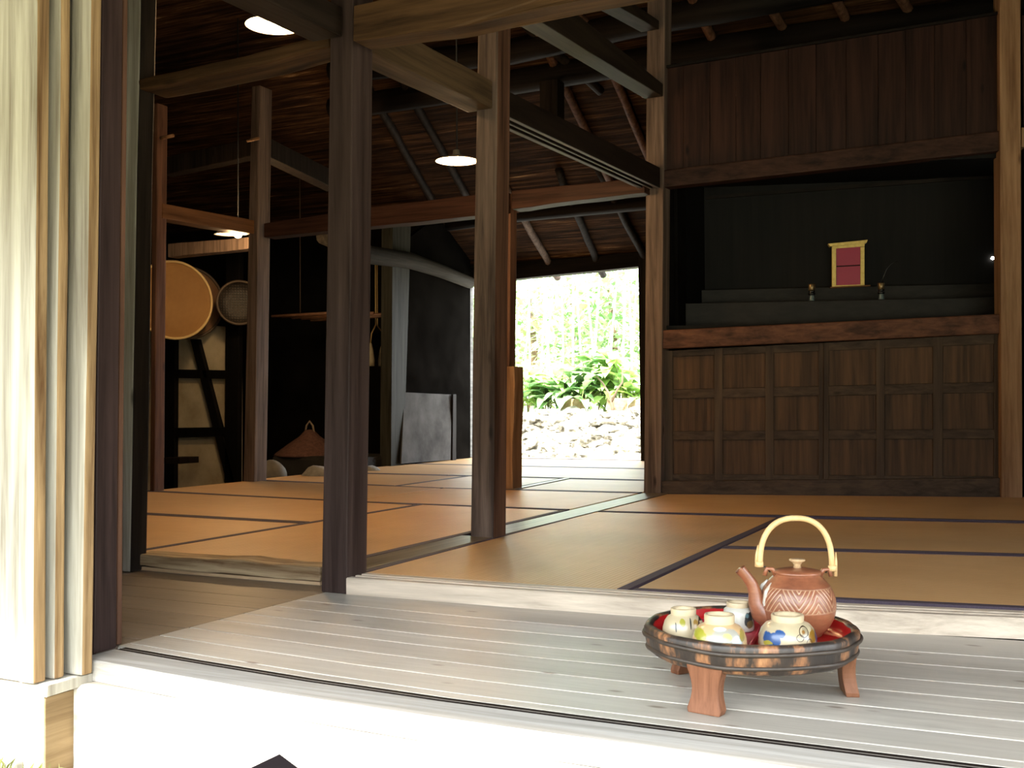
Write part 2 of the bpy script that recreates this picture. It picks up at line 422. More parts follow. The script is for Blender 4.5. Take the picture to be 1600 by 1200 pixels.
def shutter(yf, corner_b, corner_t, stile, thick, label):
    cb = PY(corner_b, yf); ct = PY(corner_t, yf)
    z0 = zt_l+.002; z1 = 2.35
    a = onz(cb, ct, z0); b = onz(cb, ct, z1)
    root = empty('rain_shutter', (a.x-.4, yf, z0), label, 'shutter', 'rain shutters slid into a stack')
    def piece(nm, u0, u1, f, d, zz0, zz1, mat, bev=.005, jit=.0015):
        secs = []
        for z in (zz0, zz1):
            c = onz(cb, ct, z)
            secs.append([c+Vector((u0, f, 0)), c+Vector((u1, f, 0)), c+Vector((u1, f+d, 0)), c+Vector((u0, f+d, 0))])
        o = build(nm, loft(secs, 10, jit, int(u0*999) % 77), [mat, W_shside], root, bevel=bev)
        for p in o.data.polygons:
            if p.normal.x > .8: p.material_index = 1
        return o
    piece('stile', -stile, 0, 0, thick, z0, z1, W_silver)
    piece('stile', -.92, -.86, 0, thick, z0, z1, W_silver)
    piece('rail', -.86, -stile, .004, thick-.006, z0, z0+.05, W_silver)
    piece('rail', -.86, -stile, .004, thick-.006, z1-.06, z1, W_silver)
    piece('board_panel', -.86, -stile, .012, thick-.016, z0+.05, z1-.06, W_silver, .001, 0)
    return root
y3 = 1.642; y2 = 1.598; y1 = 1.552
shutter(y1, (52, 1062), (58, 0), .045, .0305, 'front weathered rain shutter with wide silver boards at the left edge')
shutter(y2, (85, 1060), (95, 0), .040, .025, 'middle weathered rain shutter seen as a narrow stile')
shutter(y3, (128, 1057), (143, 0), .058, .028, 'rear weathered rain shutter beside the dark corner post')
# dark corner post seen on its inner side
def facex(x, l, r):
    return [PX(p, x) for p in l], [PX(p, x) for p in r]
def sidepost(name, x, l, r, width, z0, z1, mat, label, bev=.003, jit=.001):
    a, b = facex(x, l, r); secs = []
    for z in (z0, z1):
        p, q = onz(a[0], a[1], z), onz(b[0], b[1], z)
        secs.append([p, q, q+Vector((-width, 0, 0)), p+Vector((-width, 0, 0))])
    return tag(build(name, loft(secs, 6, jit, 5), mat, bevel=bev), label, 'post')
sidepost('corner_post', -1.845, ((147, 1030), (160, 0)), ((182, 1015), (192, 0)), .10, ZV, 2.4, W_darkpost, 'dark stained corner post beside the rear rain shutter')
sidepost('door_track_post', -1.865, ((183, 1013), (193, 0)), ((191, 1001), (200, 0)), .06, ZV, 2.4, W_post_red, 'thin reddish strip post behind the dark corner post')

# ---- walls that close the house (mostly unseen)
struct('wall_front', box((-9, 1.72, 0), (-2.75, 1.80, 3.2)), M_darkwall)
struct('wall_left', box((-9.1, 1.72, 0), (-9, 8.8, 4)), M_darkwall)
struct('wall_partition', box((-2.86, 1.80, 0), (-2.80, 2.55, 2.6)), M_darkwall)
struct('wall_partition_left', box((-9, 2.58, 0), (-4.62, 2.66, 2.6)), M_darkwall)
struct('floor', box((-4.62, 2.60, .12), (3.3, 8.66, .24)), M_earth)
struct('floor_earth', box((-9, 1.8, 0), (-4.62, 8.8, .02)), M_earth)
struct('wall_right', box((2.4, 2.8, 0), (2.5, 8.8, 4)), M_darkwall)

# ---- roof: thick thatch over bamboo, two slopes
RS = .55; RY = 8.75; RZ = 1.91; RIDGE = 5.15
def zroof(y): return RZ+RS*(RY-y) if y > RIDGE else RZ+RS*(RY-RIDGE)-.513*(RIDGE-y)
nR = Vector((0, RS, 1)).normalized()
def PR(p, off=0):
    o = Vector((0, RY, RZ-off)); return PL(p, o, nR)
def slope(y0, y1):
    secs = []
    for x in (-10, 2.9):
        secs.append([Vector((x, y0, zroof(y0))), Vector((x, y1, zroof(y1))), Vector((x, y1, zroof(y1)+.28)), Vector((x, y0, zroof(y0)+.28))])
    return loft(secs, 1)
struct('roof_back', slope(RIDGE, 8.735), M_thatch)
FE = .50
struct('roof_front', slope(FE, RIDGE), M_thatch)
for nm, x in (('wall_gable_left', -9.05), ('wall_gable_right', 2.45)):
    tri = [Vector((x-.04, 1.2, 2.0)), Vector((x-.04, 9.1, 1.86)), Vector((x-.04, RIDGE, zroof(RIDGE)+.05))]
    struct(nm, quadbox(tri, (.08, 0, 0)), M_darkwall)

# ================================================================ POSTS
post('wooden_post', ((516, 66), (502, 921)), ((552, 66), (541.5, 926)), 2.552, .098, ZV, 2.36, W_centre,
     'thick dark brown post standing alone in the middle of the veranda edge', bev=.004)
post('wooden_post', ((744, 186), (735, 838)), ((777, 186), (771, 841)), 3.505, .10, ZT-.04, 2.62, [W_post, W_post_red],
     'weathered grey-brown post standing on the sill between the two tatami rooms')
post('wooden_post', ((792, 560), (784, 762)), ((803, 560), (801.5, 762)), 5.52, .12, ZT-.04, .98, W_post_tan,
     'short stepped lower half of the post hidden behind the sill post', jit=.006)
o = post('wooden_post', ((779, 300), (779, 600)), ((798, 300), (795.5, 600)), 5.53, .08, .98, PY((790, 303), 5.53).z, W_post_red,
     'upper thin half of the post just behind the sill post', jit=.002)
post('wooden_post', ((1008.5, 380), (1005.6, 770)), ((1036, 380), (1032.5, 770)), 5.55, .11, ZT-.04, 3.25, W_post,
     'reddish brown corner post left of the panelled cupboard')
post('wooden_post', ((192, 300), (190, 800)), ((214, 300), (205, 800)), 2.60, .070, ZV, 2.45, [W_silver, W_postdk],  # weathered front; lit front and shaded sides also put into the two wood colours
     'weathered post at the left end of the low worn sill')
post('wooden_post', ((236, 500), (234, 767)), ((243, 500), (240.5, 767)), 4.64, .078, ZT-.04, 2.45, W_post_red,
     'narrow red-brown post carrying the orange tie beam')
post('wooden_post', ((392, 200), (380, 751)), ((405, 200), (397, 751)), 5.46, .12, ZT-.04, 2.75, W_post,
     'grey-brown post at the right end of the orange tie beam')

# ---- back boundary of the right room (slightly askew old wall)
OB = PZ((1032, 771), ZT); OB2 = PZ((1600, 776), ZT)
uB = (OB2-OB).normalized(); nB = Vector((uB.y, -uB.x, 0))          # towards the viewer
def PB(p, d=0): return PL(p, OB+nB*d, nB)
def bpanel(px4, d0, thick, bm=None):
    """px4: TL,TR,BR,BL on the plane d0 in front of the wall; thickness goes back"""
    return quadbox([PB(p, d0) for p in px4], nB*-thick, bm)
P5 = [PB((1563, 776), .06), PB((1598, 776), .06)]
pl = [PB((1563, 300), .06), PB((1565, 774), .06)]; pr = [PB((1596, 300), .06), PB((1598, 775), .06)]
secs = []
for z in (ZT-.04, 3.3):
    a, b = onz(pl[0], pl[1], z), onz(pr[0], pr[1], z); secs.append([a, b, b-nB*.13, a-nB*.13])
tag(build('wooden_post', loft(secs, 8, .002, 3), W_post_tan, bevel=.006), 'light brown post at the right end of the panelled cupboard', 'post')

# ================================================================ BEAMS
beamx('wooden_beam', [(553, 9), (720, -30), (1000, -80)], [(552, 64), (700, 45), (850, 12), (1000, -28)], 2.50, .085, W_beam_x,
      'heavy brown header beam running right from the top of the veranda post', x1=3.0, bev=.012)
beamx('wooden_beam', [(215, 124), (360, 92), (514, 52)], [(217, 140), (360, 112), (514, 73)], 2.60, .12, W_beam_x,
      'brown cross beam between the left post and the dark veranda post', bev=.008)
beamy('wooden_beam', [(586, 25), (777, 131)], [(586.5, 84), (777, 173)], -1.82, .105, W_beam_y,
      'light brown beam from the dark veranda post to the sill post', y0=2.62, y1=3.52)
# sliding-door head rail with its grooves
hr = empty('door_head_rail', (-1.87, 4.5, PX((900, 235), -1.845).z), 'dark grooved head rail from the sill post to the corner post', 'beam')
t0, t1 = PX((797, 144), -1.80), PX((1031, 262), -1.80); b0, b1 = PX((797, 183), -1.80), PX((1021, 294.5), -1.80)
t1, b1 = PY((1031, 262), 5.53), PY((1020, 294.5), 5.53)
t0, b0 = onax(PX((797, 144), -1.83), t1, 1, 3.60), onax(PX((797, 183), -1.83), b1, 1, 3.60)
b1.x = t1.x; b0.x = t0.x
def rsec(b, t, w=.10):
    z = b.z
    pts = [(0, t.z), (0, z), (-.018, z), (-.018, z+.012), (-.042, z+.012), (-.042, z), (-.054, z), (-.054, z+.012), (-.078, z+.012), (-.078, z), (-w, z), (-w, t.z)]
    return [Vector((b.x+x, b.y, zz)) for x, zz in pts]
build('rail_body', loft([rsec(b0, t0), rsec(b1, t1)], 4), W_beam_yd, hr)
for dx0, dx1 in ((0, .018), (.042, .054), (.078, .10)):
    bm = quadbox([b0+Vector((-dx0-.001, 0, -.0025)), b0+Vector((-dx1+.001, 0, -.0025)), b1+Vector((-dx1+.001, 0, -.0025)), b1+Vector((-dx0-.001, 0, -.0025))], (0, 0, .0024))
    e = build('groove_lip', bm, W_grey, hr); e['label'] = 'worn pale strip between the grooves'
beamy('wooden_beam', [(897, 17), (1036, 131)], [(841, 30.7), (1028, 152)], -1.86, .10, W_beam_ylt,
      'sloping-looking tie beam entering the corner post from above the header', y0=2.66, yend=5.53)
beamy('wooden_beam', [(962, -14), (1030, 32)], [(942, -4), (1018, 48)], -1.86, .10, W_beam_ylt,
      'topmost tie beam meeting the head of the corner post', y0=3.4, yend=5.53)
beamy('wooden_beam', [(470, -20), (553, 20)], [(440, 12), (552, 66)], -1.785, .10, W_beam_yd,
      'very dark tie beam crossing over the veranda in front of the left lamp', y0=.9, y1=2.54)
# transverse beam over the left room
zb = 5.47
beamx('wooden_beam', [(412, 349), (576, 323.7), (742, 304.5), (790, 299)], [(412, 371), (576, 354), (742, 337.7), (790, 331)], zb, .11, W_beam_xr,
      'long reddish transverse beam above the back of the left room')
beamx('wooden_beam', [(799, 298), (900, 288), (1006, 277)], [(799, 327), (900, 313), (1007.5, 301)], zb, .11, W_beam_xr,
      'transverse beam over the passage to the garden doorway')
beamy('wooden_beam', [(262, 319), (402, 345)], [(262, 342.5), (406, 367)], -4.50, .10, W_orange,
      'orange-brown tie beam lit by the bare bulb', y0=4.68, y1=5.48)
beamx('wooden_beam', [(262, 381), (392, 370)], [(262, 402), (392, 388)], 5.95, .10, W_post,
      'pale grey rail above the hanging baskets')
# far lintel at the garden doorway
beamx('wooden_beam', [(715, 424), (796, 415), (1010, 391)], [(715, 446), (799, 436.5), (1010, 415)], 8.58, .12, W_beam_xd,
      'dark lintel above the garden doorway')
pa_ = PY((700, 424), 8.58); pb_ = PY((1012, 391), 8.58)
tag(build('wall_plate', loft([[Vector((x, 8.60, z)), Vector((x, 8.72, z)), Vector((x, 8.72, max(z+.02, zroof(8.72)-.002))), Vector((x, 8.60, max(z+.02, zroof(8.60)-.002)))] for x, z in ((pa_.x-.6, pa_.z-.01), (pb_.x+.2, pb_.z-.01))], 1), W_beam_xd), 'black wall plate between the doorway lintel and the roof edge', 'beam')
# purlins under the back roof slope
def purlin(pts, r, label):
    c = [PR(p, .05) for p in pts]
    return tag(build('roof_purlin', tube(c, r, 10), W_beam_xd, smooth=True), label, 'purlin')
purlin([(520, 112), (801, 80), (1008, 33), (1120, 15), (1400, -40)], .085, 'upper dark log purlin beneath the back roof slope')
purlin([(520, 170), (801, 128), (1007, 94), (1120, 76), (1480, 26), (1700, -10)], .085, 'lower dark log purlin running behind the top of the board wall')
purlin([(700, 352), (799, 338), (1008, 318), (1100, 306)], .05, 'thin dark purlin just above the doorway roof slope')
p = [PY((848, 131), 6.6), PY((876, 131), 6.6)]
secs = []
for z in (PY((862, 212), 6.6).z, PY((862, 128), 6.6).z): secs.append([Vector((p[0].x, 6.55, z)), Vector((p[1].x, 6.55, z)), Vector((p[1].x, 6.66, z)), Vector((p[0].x, 6.66, z))])
tag(build('roof_strut', loft(secs, 3, .002), W_postdk, bevel=.004), 'short dark strut under the lower purlin', 'strut')
# rafters
raf = [([(811.5, 330), (858, 412)], 'first rafter from the left above the garden doorway', W_post),
       ([(894, 318), (931, 405)], 'second rafter from the left above the garden doorway', W_postdk),
       ([(960, 312), (1003, 395)], 'third rafter from the left above the garden doorway', W_postdk),
       ([(870, 112), (920, 215)], 'rafter right of the short dark strut', W_post_red),
       ([(955, 106), (1012, 240)], 'rafter seen just left of the corner post head', W_post_red),
       ([(597, 175), (668, 300)], 'rafter left of the hanging lamp', W_postdk),
       ([(645, 155), (712, 275)], 'rafter directly behind the hanging lamp', W_postdk),
       ([(815, 35), (838, 55)], 'short rafter length showing under the header beam', W_postdk),
       ([(902, 22), (930, 55)], 'red-lit rafter above the upper purlin left of the corner post', W_post_red),
       ([(1093, 20), (1118, 70)], 'first rafter from the left above the board wall', W_post_red),
       ([(1204, 10), (1228, 55)], 'second rafter from the left above the board wall', W_post_red),
       ([(1302, -10), (1328, 42)], 'third rafter from the left above the board wall', W_post_red),
       ([(1398, -20), (1424, 26)], 'fourth rafter from the left above the board wall', W_post_red)]
for pts, lab, mt in raf:
    a, b = PR(pts[0], .03), PR(pts[1], .03)
    d = (b-a); d = Vector((d.x/d.y, 1, -RS))
    y_top, y_bot = a.y-.35, 8.80 if 'garden' in lab else b.y+.5
    if 'lamp' in lab: y_bot = b.y+.3
    pts3 = [a+d*(y-a.y) for y in np.linspace(y_top, y_bot, 9)]
    rr = random.Random(len(lab))
    pts3 = [q+Vector((rr.uniform(-.006, .006), 0, 0)) for q in pts3]
    tag(build('roof_rafter', tube(pts3, .030, 8), mt, smooth=True), lab, 'rafter')

# ================================================================ SILLS
# right front sill with grooves
zb_s = [(541, 926), (800, 949), (1015, 965.5), (1332, 986), (1600, 1003)]
ft = [PZ(p, ZT) for p in [(541, 903), (800, 921.5), (1050, 938), (1307, 954), (1600, 967)]]
ft.append(ft[-1]+(ft[-1]-ft[-2])*8)
TF = [(q.x, q.y) for q in ft]
bm = bmesh.new(); secs = []
for q in ft:
    y = q.y; yk = y+.10; z = ZT+.001
    y = min(y, yb(q.x)-.002) if False else y
    secs.append([Vector((q.x, a, b)) for a, b in ((y, ZV), (y, z-.003), (y+.003, z), (y+.024, z), (y+.024, z-.006), (y+.042, z-.006), (y+.042, z), (y+.054, z), (y+.054, z-.006), (y+.072, z-.006), (y+.072, z), (yk, z), (yk, ZV))])
loft(secs, 1, bm=bm)
tag(build('door_sill', bm, W_sill_lt), 'pale grooved front sill stepping up from the veranda to the right room', 'sill')
# left worn sill
beamx('door_sill', [(201, 866), (350, 874.5), (500, 886)], [(201, 883), (350, 897), (500, 909)], 2.64, .10, W_sill_old,
      'low worn rough sill left of the dark veranda post', 'sill', jit=.004)
beamx('sill_batten', [(201, 883.5), (350, 897.5), (500, 909.5)], [(201, 889), (350, 903), (500, 917)], 2.648, .09, wood((.45, .30, .17), (.62, .45, .28), 'x', .6, .1, 0),
      'thin light batten beneath the low worn sill', 'batten', jit=0, bev=.001)
# sill between the rooms
for (ya, yb_, lab) in ((2.69, 3.52, 'brown floor sill between the dark veranda post and the sill post'), (3.60, 5.56, 'polished floor sill catching green garden light')):
    xl, xr = -1.945, -1.818
    def q(x, y): return Vector((x-.055*(y-2.7)/3, y, 0))
    sec = [[q(xl, y)+Vector((0, 0, ZT-.05)), q(xl, y)+Vector((0, 0, ZT+.004)), q(xr, y)+Vector((0, 0, ZT+.004)), q(xr, y)+Vector((0, 0, ZT-.05))] for y in (ya, yb_)]
    tag(build('floor_sill', loft(sec, 6, .0006), W_sill_y, bevel=.003), lab, 'sill')

# ================================================================ TATAMI
def mat_obj(cor, axis, label, ws=True):
    """cor: 4 plan corners (front-left, front-right, back-right, back-left) in units of H; borders on the edges parallel to axis"""
    g = .0015
    P = [Vector((x*H, y*H, 0)) for x, y in cor]; c = sum(P, Vector())/4
    P = [p+(c-p).normalized()*g for p in P]
    root = empty('tatami_mat', (c.x, c.y, ZT-.055), label, 'tatami mat', 'tatami mats covering the floor')
    rz = math.atan2((P[1]-P[0]).y, (P[1]-P[0]).x)
    bm = quadbox([p+Vector((0, 0, ZT-.055)) for p in P], (0, 0, .055))
    build('rush_surface', bm, T_y if axis == 'y' else T_x, root, bevel=.004)
    bw = .030
    if axis == 'x': sides = ((P[0], P[1], P[3], P[2]), (P[3], P[2], P[0], P[1]))
    else: sides = ((P[0], P[3], P[1], P[2]), (P[1], P[2], P[0], P[3]))
    for a, b, ai, bi in sides:
        ia, ib = a+(ai-a).normalized()*bw, b+(bi-b).normalized()*bw
        oa, ob = a+(ai-a).normalized()*-.0005, b+(bi-b).normalized()*-.0005
        bm = quadbox([oa+Vector((0, 0, ZT-.01)), ob+Vector((0, 0, ZT-.01)), ib+Vector((0, 0, ZT-.01)), ia+Vector((0, 0, ZT-.01))], (0, 0, .0118))
        e = build('cloth_border', bm, M_heri, root, bevel=.001)
    return root
def fy(x): return interp([(a/H, b/H+.215) for a, b in TF], x)
A1 = lambda x: interp([(-2.12, 7.50), (-1.84, 7.56), (-.27, 7.90)], x)
A2 = lambda x: interp([(-3.82, 9.47), (-2.89, 9.56), (-1.93, 9.65), (-.34, 9.99)], x)
A3 = lambda x: interp([(-4.0, 11.637), (-.43, 12.7)], x)
e_ = .02
mat_obj([(-3.79, fy(-3.79)), (-2.11, fy(-2.11)), (-2.19, A2(-2.19)), (-3.93, A2(-3.93))], 'y', 'pale tatami mat pointing into the right room beside the floor sill')
mat_obj([(-2.09, fy(-2.09)), (1.7, fy(1.7)), (1.7, A1(1.7)), (-2.135, A1(-2.12))], 'x', 'tatami mat directly behind the teapot along the grooved front sill')
mat_obj([(-2.14, A1(-2.12)+e_), (1.7, A1(1.7)+e_), (1.7, A2(1.7)), (-2.18, A2(-2.18))], 'x', 'middle tatami mat of the right room seen through the teapot handle')
mat_obj([(-3.93, A2(-3.93)+e_), (1.7, A2(1.7)+e_), (1.7, A3(1.7)-.02), (-4.0, A3(-4.0)-.02)], 'x', 'rearmost tatami mat lying along the panelled cupboard')
# left room
LB = -9.56; B1 = 5.78; 
r0, r1, r2, r3, r4, r5, r6 = 5.62, 7.62, 9.46, 11.45, 13.42, 15.75, 18.0
mat_obj([(-5.73, r0), (-4.07, r0), (-4.16, r2), (-5.76, r2)], 'y', 'tatami mat pointing into the left room seen either side of the dark post')
mat_obj([(LB, r0), (-5.75, r0), (-5.755, r1), (LB, r1+.05)], 'x', 'tatami mat at the front left behind the worn sill')
mat_obj([(LB, r1+.07), (-5.755, r1+.02), (-5.78, r2), (LB, r2+.22)], 'x', 'second tatami mat from the worn sill in the left room')
mat_obj([(LB, r2+.24), (-6.6, r2-.02), (-6.6, r3-.03), (LB, r3+.16)], 'x', 'tatami mat in front of the plaster wall with timber bracing')
mat_obj([(-6.58, r2-.02), (-4.18, r2+.06), (-4.23, r3+.17), (-6.58, r3-.03)], 'x', 'tatami mat behind the sill post in the left room')
mat_obj([(-9.66, r3+.18), (-7.33, r3-.02), (-7.40, r4-.03), (-9.7, r4-.12)], 'x', 'pale tatami mat in front of the cooking hearth')
mat_obj([(-7.31, r3-.02), (-5.78, r3+.02), (-5.92, r4-.02), (-7.38, r4-.03)], 'y', 'small greenish tatami mat between the two rear rooms')
mat_obj([(-5.68, r3+.04), (-4.23, r3+.19), (-4.28, r4+.1), (-5.84, r4)], 'x', 'khaki tatami mat left of the corner post in the garden passage')
mat_obj([(-9.72, r4-.10), (-7.72, r4), (-7.8, r5), (-9.75, r5)], 'x', 'tatami mat in front of the grey leaning board')
mat_obj([(-7.7, r4), (-4.28, r4+.12), (-4.33, r5+.1), (-7.78, r5)], 'x', 'bright tatami mat second from the garden doorway')
mat_obj([(-9.75, r5+.02), (-7.8, r5+.02), (-7.8, r6), (-9.78, r6-.1)], 'x', 'tatami mat in the far left corner by the door jamb')
mat_obj([(-7.78, r5+.02), (-4.33, r5+.12), (-4.38, r6+.1), (-7.78, r6)], 'x', 'sunlit white tatami mat at the garden doorway')
tag(build('floor_sill', quadbox([Vector((-5.77*H, (r3+.03)*H, ZT-.05)), Vector((-5.69*H, (r3+.03)*H, ZT-.05)), Vector((-5.85*H, r4*H, ZT-.05)), Vector((-5.93*H, r4*H, ZT-.05))], (0, 0, .054)), W_sill_y, bevel=.002),
    'short floor sill crossing the garden passage mats', 'sill')

# ================================================================ RIGHT ROOM BACK: cupboard, alcove, board wall
tag(build('skirting_board', bpanel([(1034, 752), (1564, 747), (1564, 776), (1034, 771.2)], .03, .05), W_frame, bevel=.003), 'brown skirting board at the foot of the panelled cupboard', 'board')
cols = [(1051, 1116), (1129, 1196), (1209, 1279), (1295, 1369), (1382.5, 1458), (1473, 1553)]
def rowy(x, a, b): return a+(b-a)*(x-1083)/(1513-1083)
rows = [((556, 608), (539, 598)), ((622, 674), (614, 670.6)), ((687.5, 741), (685.6, 744))]
def ytop(x): return rowy(x, 546, 524)
def ybot(x): return rowy(x, 752, 747)
for half, (xa, xb, lab) in enumerate([(1036, 1287, 'left dark wooden sliding panel of nine square fields below the alcove'), (1287, 1564, 'right dark wooden sliding panel of nine square fields below the alcove')]):
    cs = cols[half*3:half*3+3]; d = .0 if half else -.012
    root = empty('sliding_panel', PB(((xa+xb)/2, ybot((xa+xb)/2)), d), lab, 'sliding door')
    def yy(x, r, k): return rowy(x, rows[r][0][k], rows[r][1][k])
    edges = [xa]+[v for c in cs for v in c]+[xb]
    W_stile = wood((.028, .017, .011), (.090, .058, .036), 'z', .55, .25, .8)
    for i in range(0, len(edges), 2):
        x0, x1 = edges[i], edges[i+1]
        build('stile', bpanel([(x0, ytop(x0)), (x1, ytop(x1)), (x1, ybot(x1)), (x0, ybot(x0))], d, .028), W_stile, root, bevel=.002)
    xl_, xr_ = xa+1, xb-1
    for f0, f1 in ((ytop, lambda x: yy(x, 0, 0)), (lambda x: yy(x, 0, 1), lambda x: yy(x, 1, 0)), (lambda x: yy(x, 1, 1), lambda x: yy(x, 2, 0)), (lambda x: yy(x, 2, 1), ybot)):
        build('rail', bpanel([(xl_, f0(xl_)), (xr_, f0(xr_)), (xr_, f1(xr_)), (xl_, f1(xl_))], d-.0015, .025), W_frame, root, bevel=.002)
    for (x0, x1) in cs:
        for r in range(3):
            q = [(x0+.3, yy(x0, r, 0)+.3), (x1-.3, yy(x1, r, 0)+.3), (x1-.3, yy(x1, r, 1)-.3), (x0+.3, yy(x0, r, 1)-.3)]
            build('field_panel', bpanel(q, d-.012, .008), W_panel, root)
tag(build('alcove_sill', bpanel([(1034, 516), (1564, 490.5), (1564, 521), (1034, 545)], .035, .09), W_sillred, bevel=.006), 'reddish brown rail between the cupboard panels and the alcove', 'rail')
tag(build('alcove_lintel', bpanel([(1034, 266), (1562, 204), (1562, 235.5), (1034, 293)], .035, .09), W_beam_xr, bevel=.006), 'dark reddish lintel across the top of the alcove', 'beam')
# board wall above
bm = bmesh.new()
bx = [1040, 1068, 1109, 1150, 1188, 1232, 1275, 1322, 1372, 1415, 1460, 1510, 1562]
def wt(x): return 106+(24-106)*(x-1041)/(1547-1041)
def wb(x): return 268+(206-268)*(x-1034)/(1559-1034)
for i, (a, b) in enumerate(zip(bx[:-1], bx[1:])):
    bpanel([(a+.25, wt(a)), (b-.25, wt(b)), (b-.25, wb(b)), (a+.25, wb(a))], .004*(i % 2), .02, bm)
struct('wall_back', bm, W_red_z, bevel=.0015)
struct('trim_2', bpanel([(1038, wt(1038)-4), (1562, wt(1562)-4), (1562, wt(1562)), (1038, wt(1038))], .02, .06), W_beam_xd, bevel=.002)
tag(build('wooden_beam', bpanel([(1596, 199), (1680, 192), (1680, 224), (1596, 230)], .03, .08), W_post_tan, bevel=.004), 'stub of a light beam leaving the right frame edge beside the light brown post', 'beam')
# closing walls right of and behind the room
far = OB+uB*5
def wallB(name, a, b, z0, z1, d, t, mat): return struct(name, quadbox([a+nB*d+Vector((0, 0, z0-a.z)), b+nB*d+Vector((0, 0, z0-b.z)), b+nB*d+Vector((0, 0, z1-b.z)), a+nB*d+Vector((0, 0, z1-a.z))], nB*-t), mat)
wallB('wall_back_right', PZ((1600, 776), ZT)+uB*.02, far, 0, 2.7, .0, .06, W_red_z)
# alcove interior
AD = .52
def AP(p, d): return PB(p, -d)
zf = PB((1300, 503), 0).z            # alcove floor
z_l = PB((1300, 263), 0).z           # lintel underside
aL, aR = PB((1036, 400), 0), PB((1566, 400), 0)
def pt(base, d, z): q = base-nB*d; return Vector((q.x, q.y, z))
backL = PB((1101, 400), -AD)         # visible left back corner
aR2 = aR+uB*.5
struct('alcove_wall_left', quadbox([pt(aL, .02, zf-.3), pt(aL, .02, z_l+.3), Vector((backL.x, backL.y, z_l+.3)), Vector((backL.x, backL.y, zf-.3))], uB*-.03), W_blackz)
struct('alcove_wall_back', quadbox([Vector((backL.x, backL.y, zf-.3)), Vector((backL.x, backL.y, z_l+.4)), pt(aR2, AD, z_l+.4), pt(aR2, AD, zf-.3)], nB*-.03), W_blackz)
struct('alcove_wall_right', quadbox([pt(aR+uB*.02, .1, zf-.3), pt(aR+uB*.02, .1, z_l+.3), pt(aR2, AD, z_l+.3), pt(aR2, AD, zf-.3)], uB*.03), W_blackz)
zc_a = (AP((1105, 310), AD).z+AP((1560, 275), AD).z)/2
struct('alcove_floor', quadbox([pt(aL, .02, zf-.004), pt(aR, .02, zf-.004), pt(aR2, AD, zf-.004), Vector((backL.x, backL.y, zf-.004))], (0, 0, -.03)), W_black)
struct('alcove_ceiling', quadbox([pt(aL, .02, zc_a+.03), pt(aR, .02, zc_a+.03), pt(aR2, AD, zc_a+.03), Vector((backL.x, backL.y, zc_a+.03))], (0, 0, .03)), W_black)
struct('trim_1', quadbox([AP((1103, 306), AD-.02), AP((1562, 271), AD-.02), AP((1562, 277), AD-.02), AP((1103, 311), AD-.02)], nB*-.015), W_beam_xd)
d1, d2 = .24, .46
s1a, s1b = AP((1071, 481), d1), AP((1566, 456.5), d1)
s2a, s2b = AP((1096, 459), d2), AP((1566, 436), d2)
z1s = (s1a.z+s1b.z)/2; z2s = (s2a.z+s2b.z)/2
W_step = wood((.007, .006, .005), (.019, .016, .014), 'x', .4, .15, .2)
tag(build('altar_step', quadbox([Vector((s1a.x, s1a.y, zf-.004)), Vector((s1b.x, s1b.y, zf-.004)), pt(s1b, d2-d1-.002, zf-.004), pt(s1a+uB*.03, d2-d1-.002, zf-.004)], (0, 0, z1s-zf+.004)), W_step, bevel=.003), 'lower black altar step inside the alcove', 'altar')
tag(build('altar_step', quadbox([Vector((s2a.x, s2a.y, zf-.004)), Vector((s2b.x, s2b.y, zf-.004)), pt(s2b, AD-d2-.002, zf-.004), pt(s2a+uB*.03, AD-d2-.002, zf-.004)], (0, 0, z2s-zf+.004)), W_step, bevel=.003), 'upper black altar step holding the red tablet', 'altar')
# ancestral tablet
M_gold = plain('dull_gold', (.55, .40, .10), .45, .3, nscale=60, c2=(.72, .55, .18))
M_crim = plain('crimson_lacquer', (.32, .006, .05), .4)
dT = d2-.005
def tz(p): q = AP(p, dT); return q
tl, tr = AP((1301, 448), dT), AP((1350, 446), dT)
tab = empty('memorial_tablet', Vector(((tl.x+tr.x)/2, (tl.y+tr.y)/2, z2s)), 'small red tablet in a gold frame on the upper altar step', 'tablet')
build('base_plate', quadbox([AP((1296, 449.5), dT+.03), AP((1358, 446.5), dT+.03), AP((1358, 448.5), dT+.03), AP((1296, 451.5), dT+.03)], nB*.05), wood((.10, .05, .02), (.2, .1, .04), 'x'), tab)
for a in ((1300, 1306.5), (1344.5, 1351)):
    build('gold_stile', quadbox([AP((a[0], 386), dT), AP((a[1], 385.5), dT), AP((a[1], 447), dT), AP((a[0], 447.5), dT)], nB*-.03), M_gold, tab, bevel=.002)
build('gold_rail', quadbox([AP((1300, 383), dT), AP((1351, 379), dT), AP((1351, 385), dT), AP((1300, 388.5), dT)], nB*-.03), M_gold, tab)
build('gold_rail', quadbox([AP((1300, 446), dT), AP((1351, 444.5), dT), AP((1351, 447), dT), AP((1300, 449), dT)], nB*-.03), M_gold, tab)
build('cap', quadbox([AP((1294, 380.5), dT-.012), AP((1356, 374.5), dT-.012), AP((1354, 379.5), dT-.012), AP((1297, 385), dT-.012)], nB*-.05), M_gold, tab, bevel=.002)
build('red_face', quadbox([AP((1306, 386.5), dT+.008), AP((1345, 384), dT+.008), AP((1345, 446), dT+.008), AP((1306, 448), dT+.008)], nB*-.015), M_crim, tab)
e = build('dark_line', quadbox([AP((1307, 415.5), dT+.0065), AP((1344, 413.5), dT+.0065), AP((1344, 415.2), dT+.0065), AP((1307, 417.2), dT+.0065)], nB*-.001), M_track, tab)
M_bronze = plain('bronze', (.16, .11, .055), .35, .7, nscale=30, c2=(.28, .2, .1)); M_blue = plain('blue_grey_glaze', (.10, .14, .15), .3); M_blackg = plain('black_lacquer', (.006, .006, .007), .25)
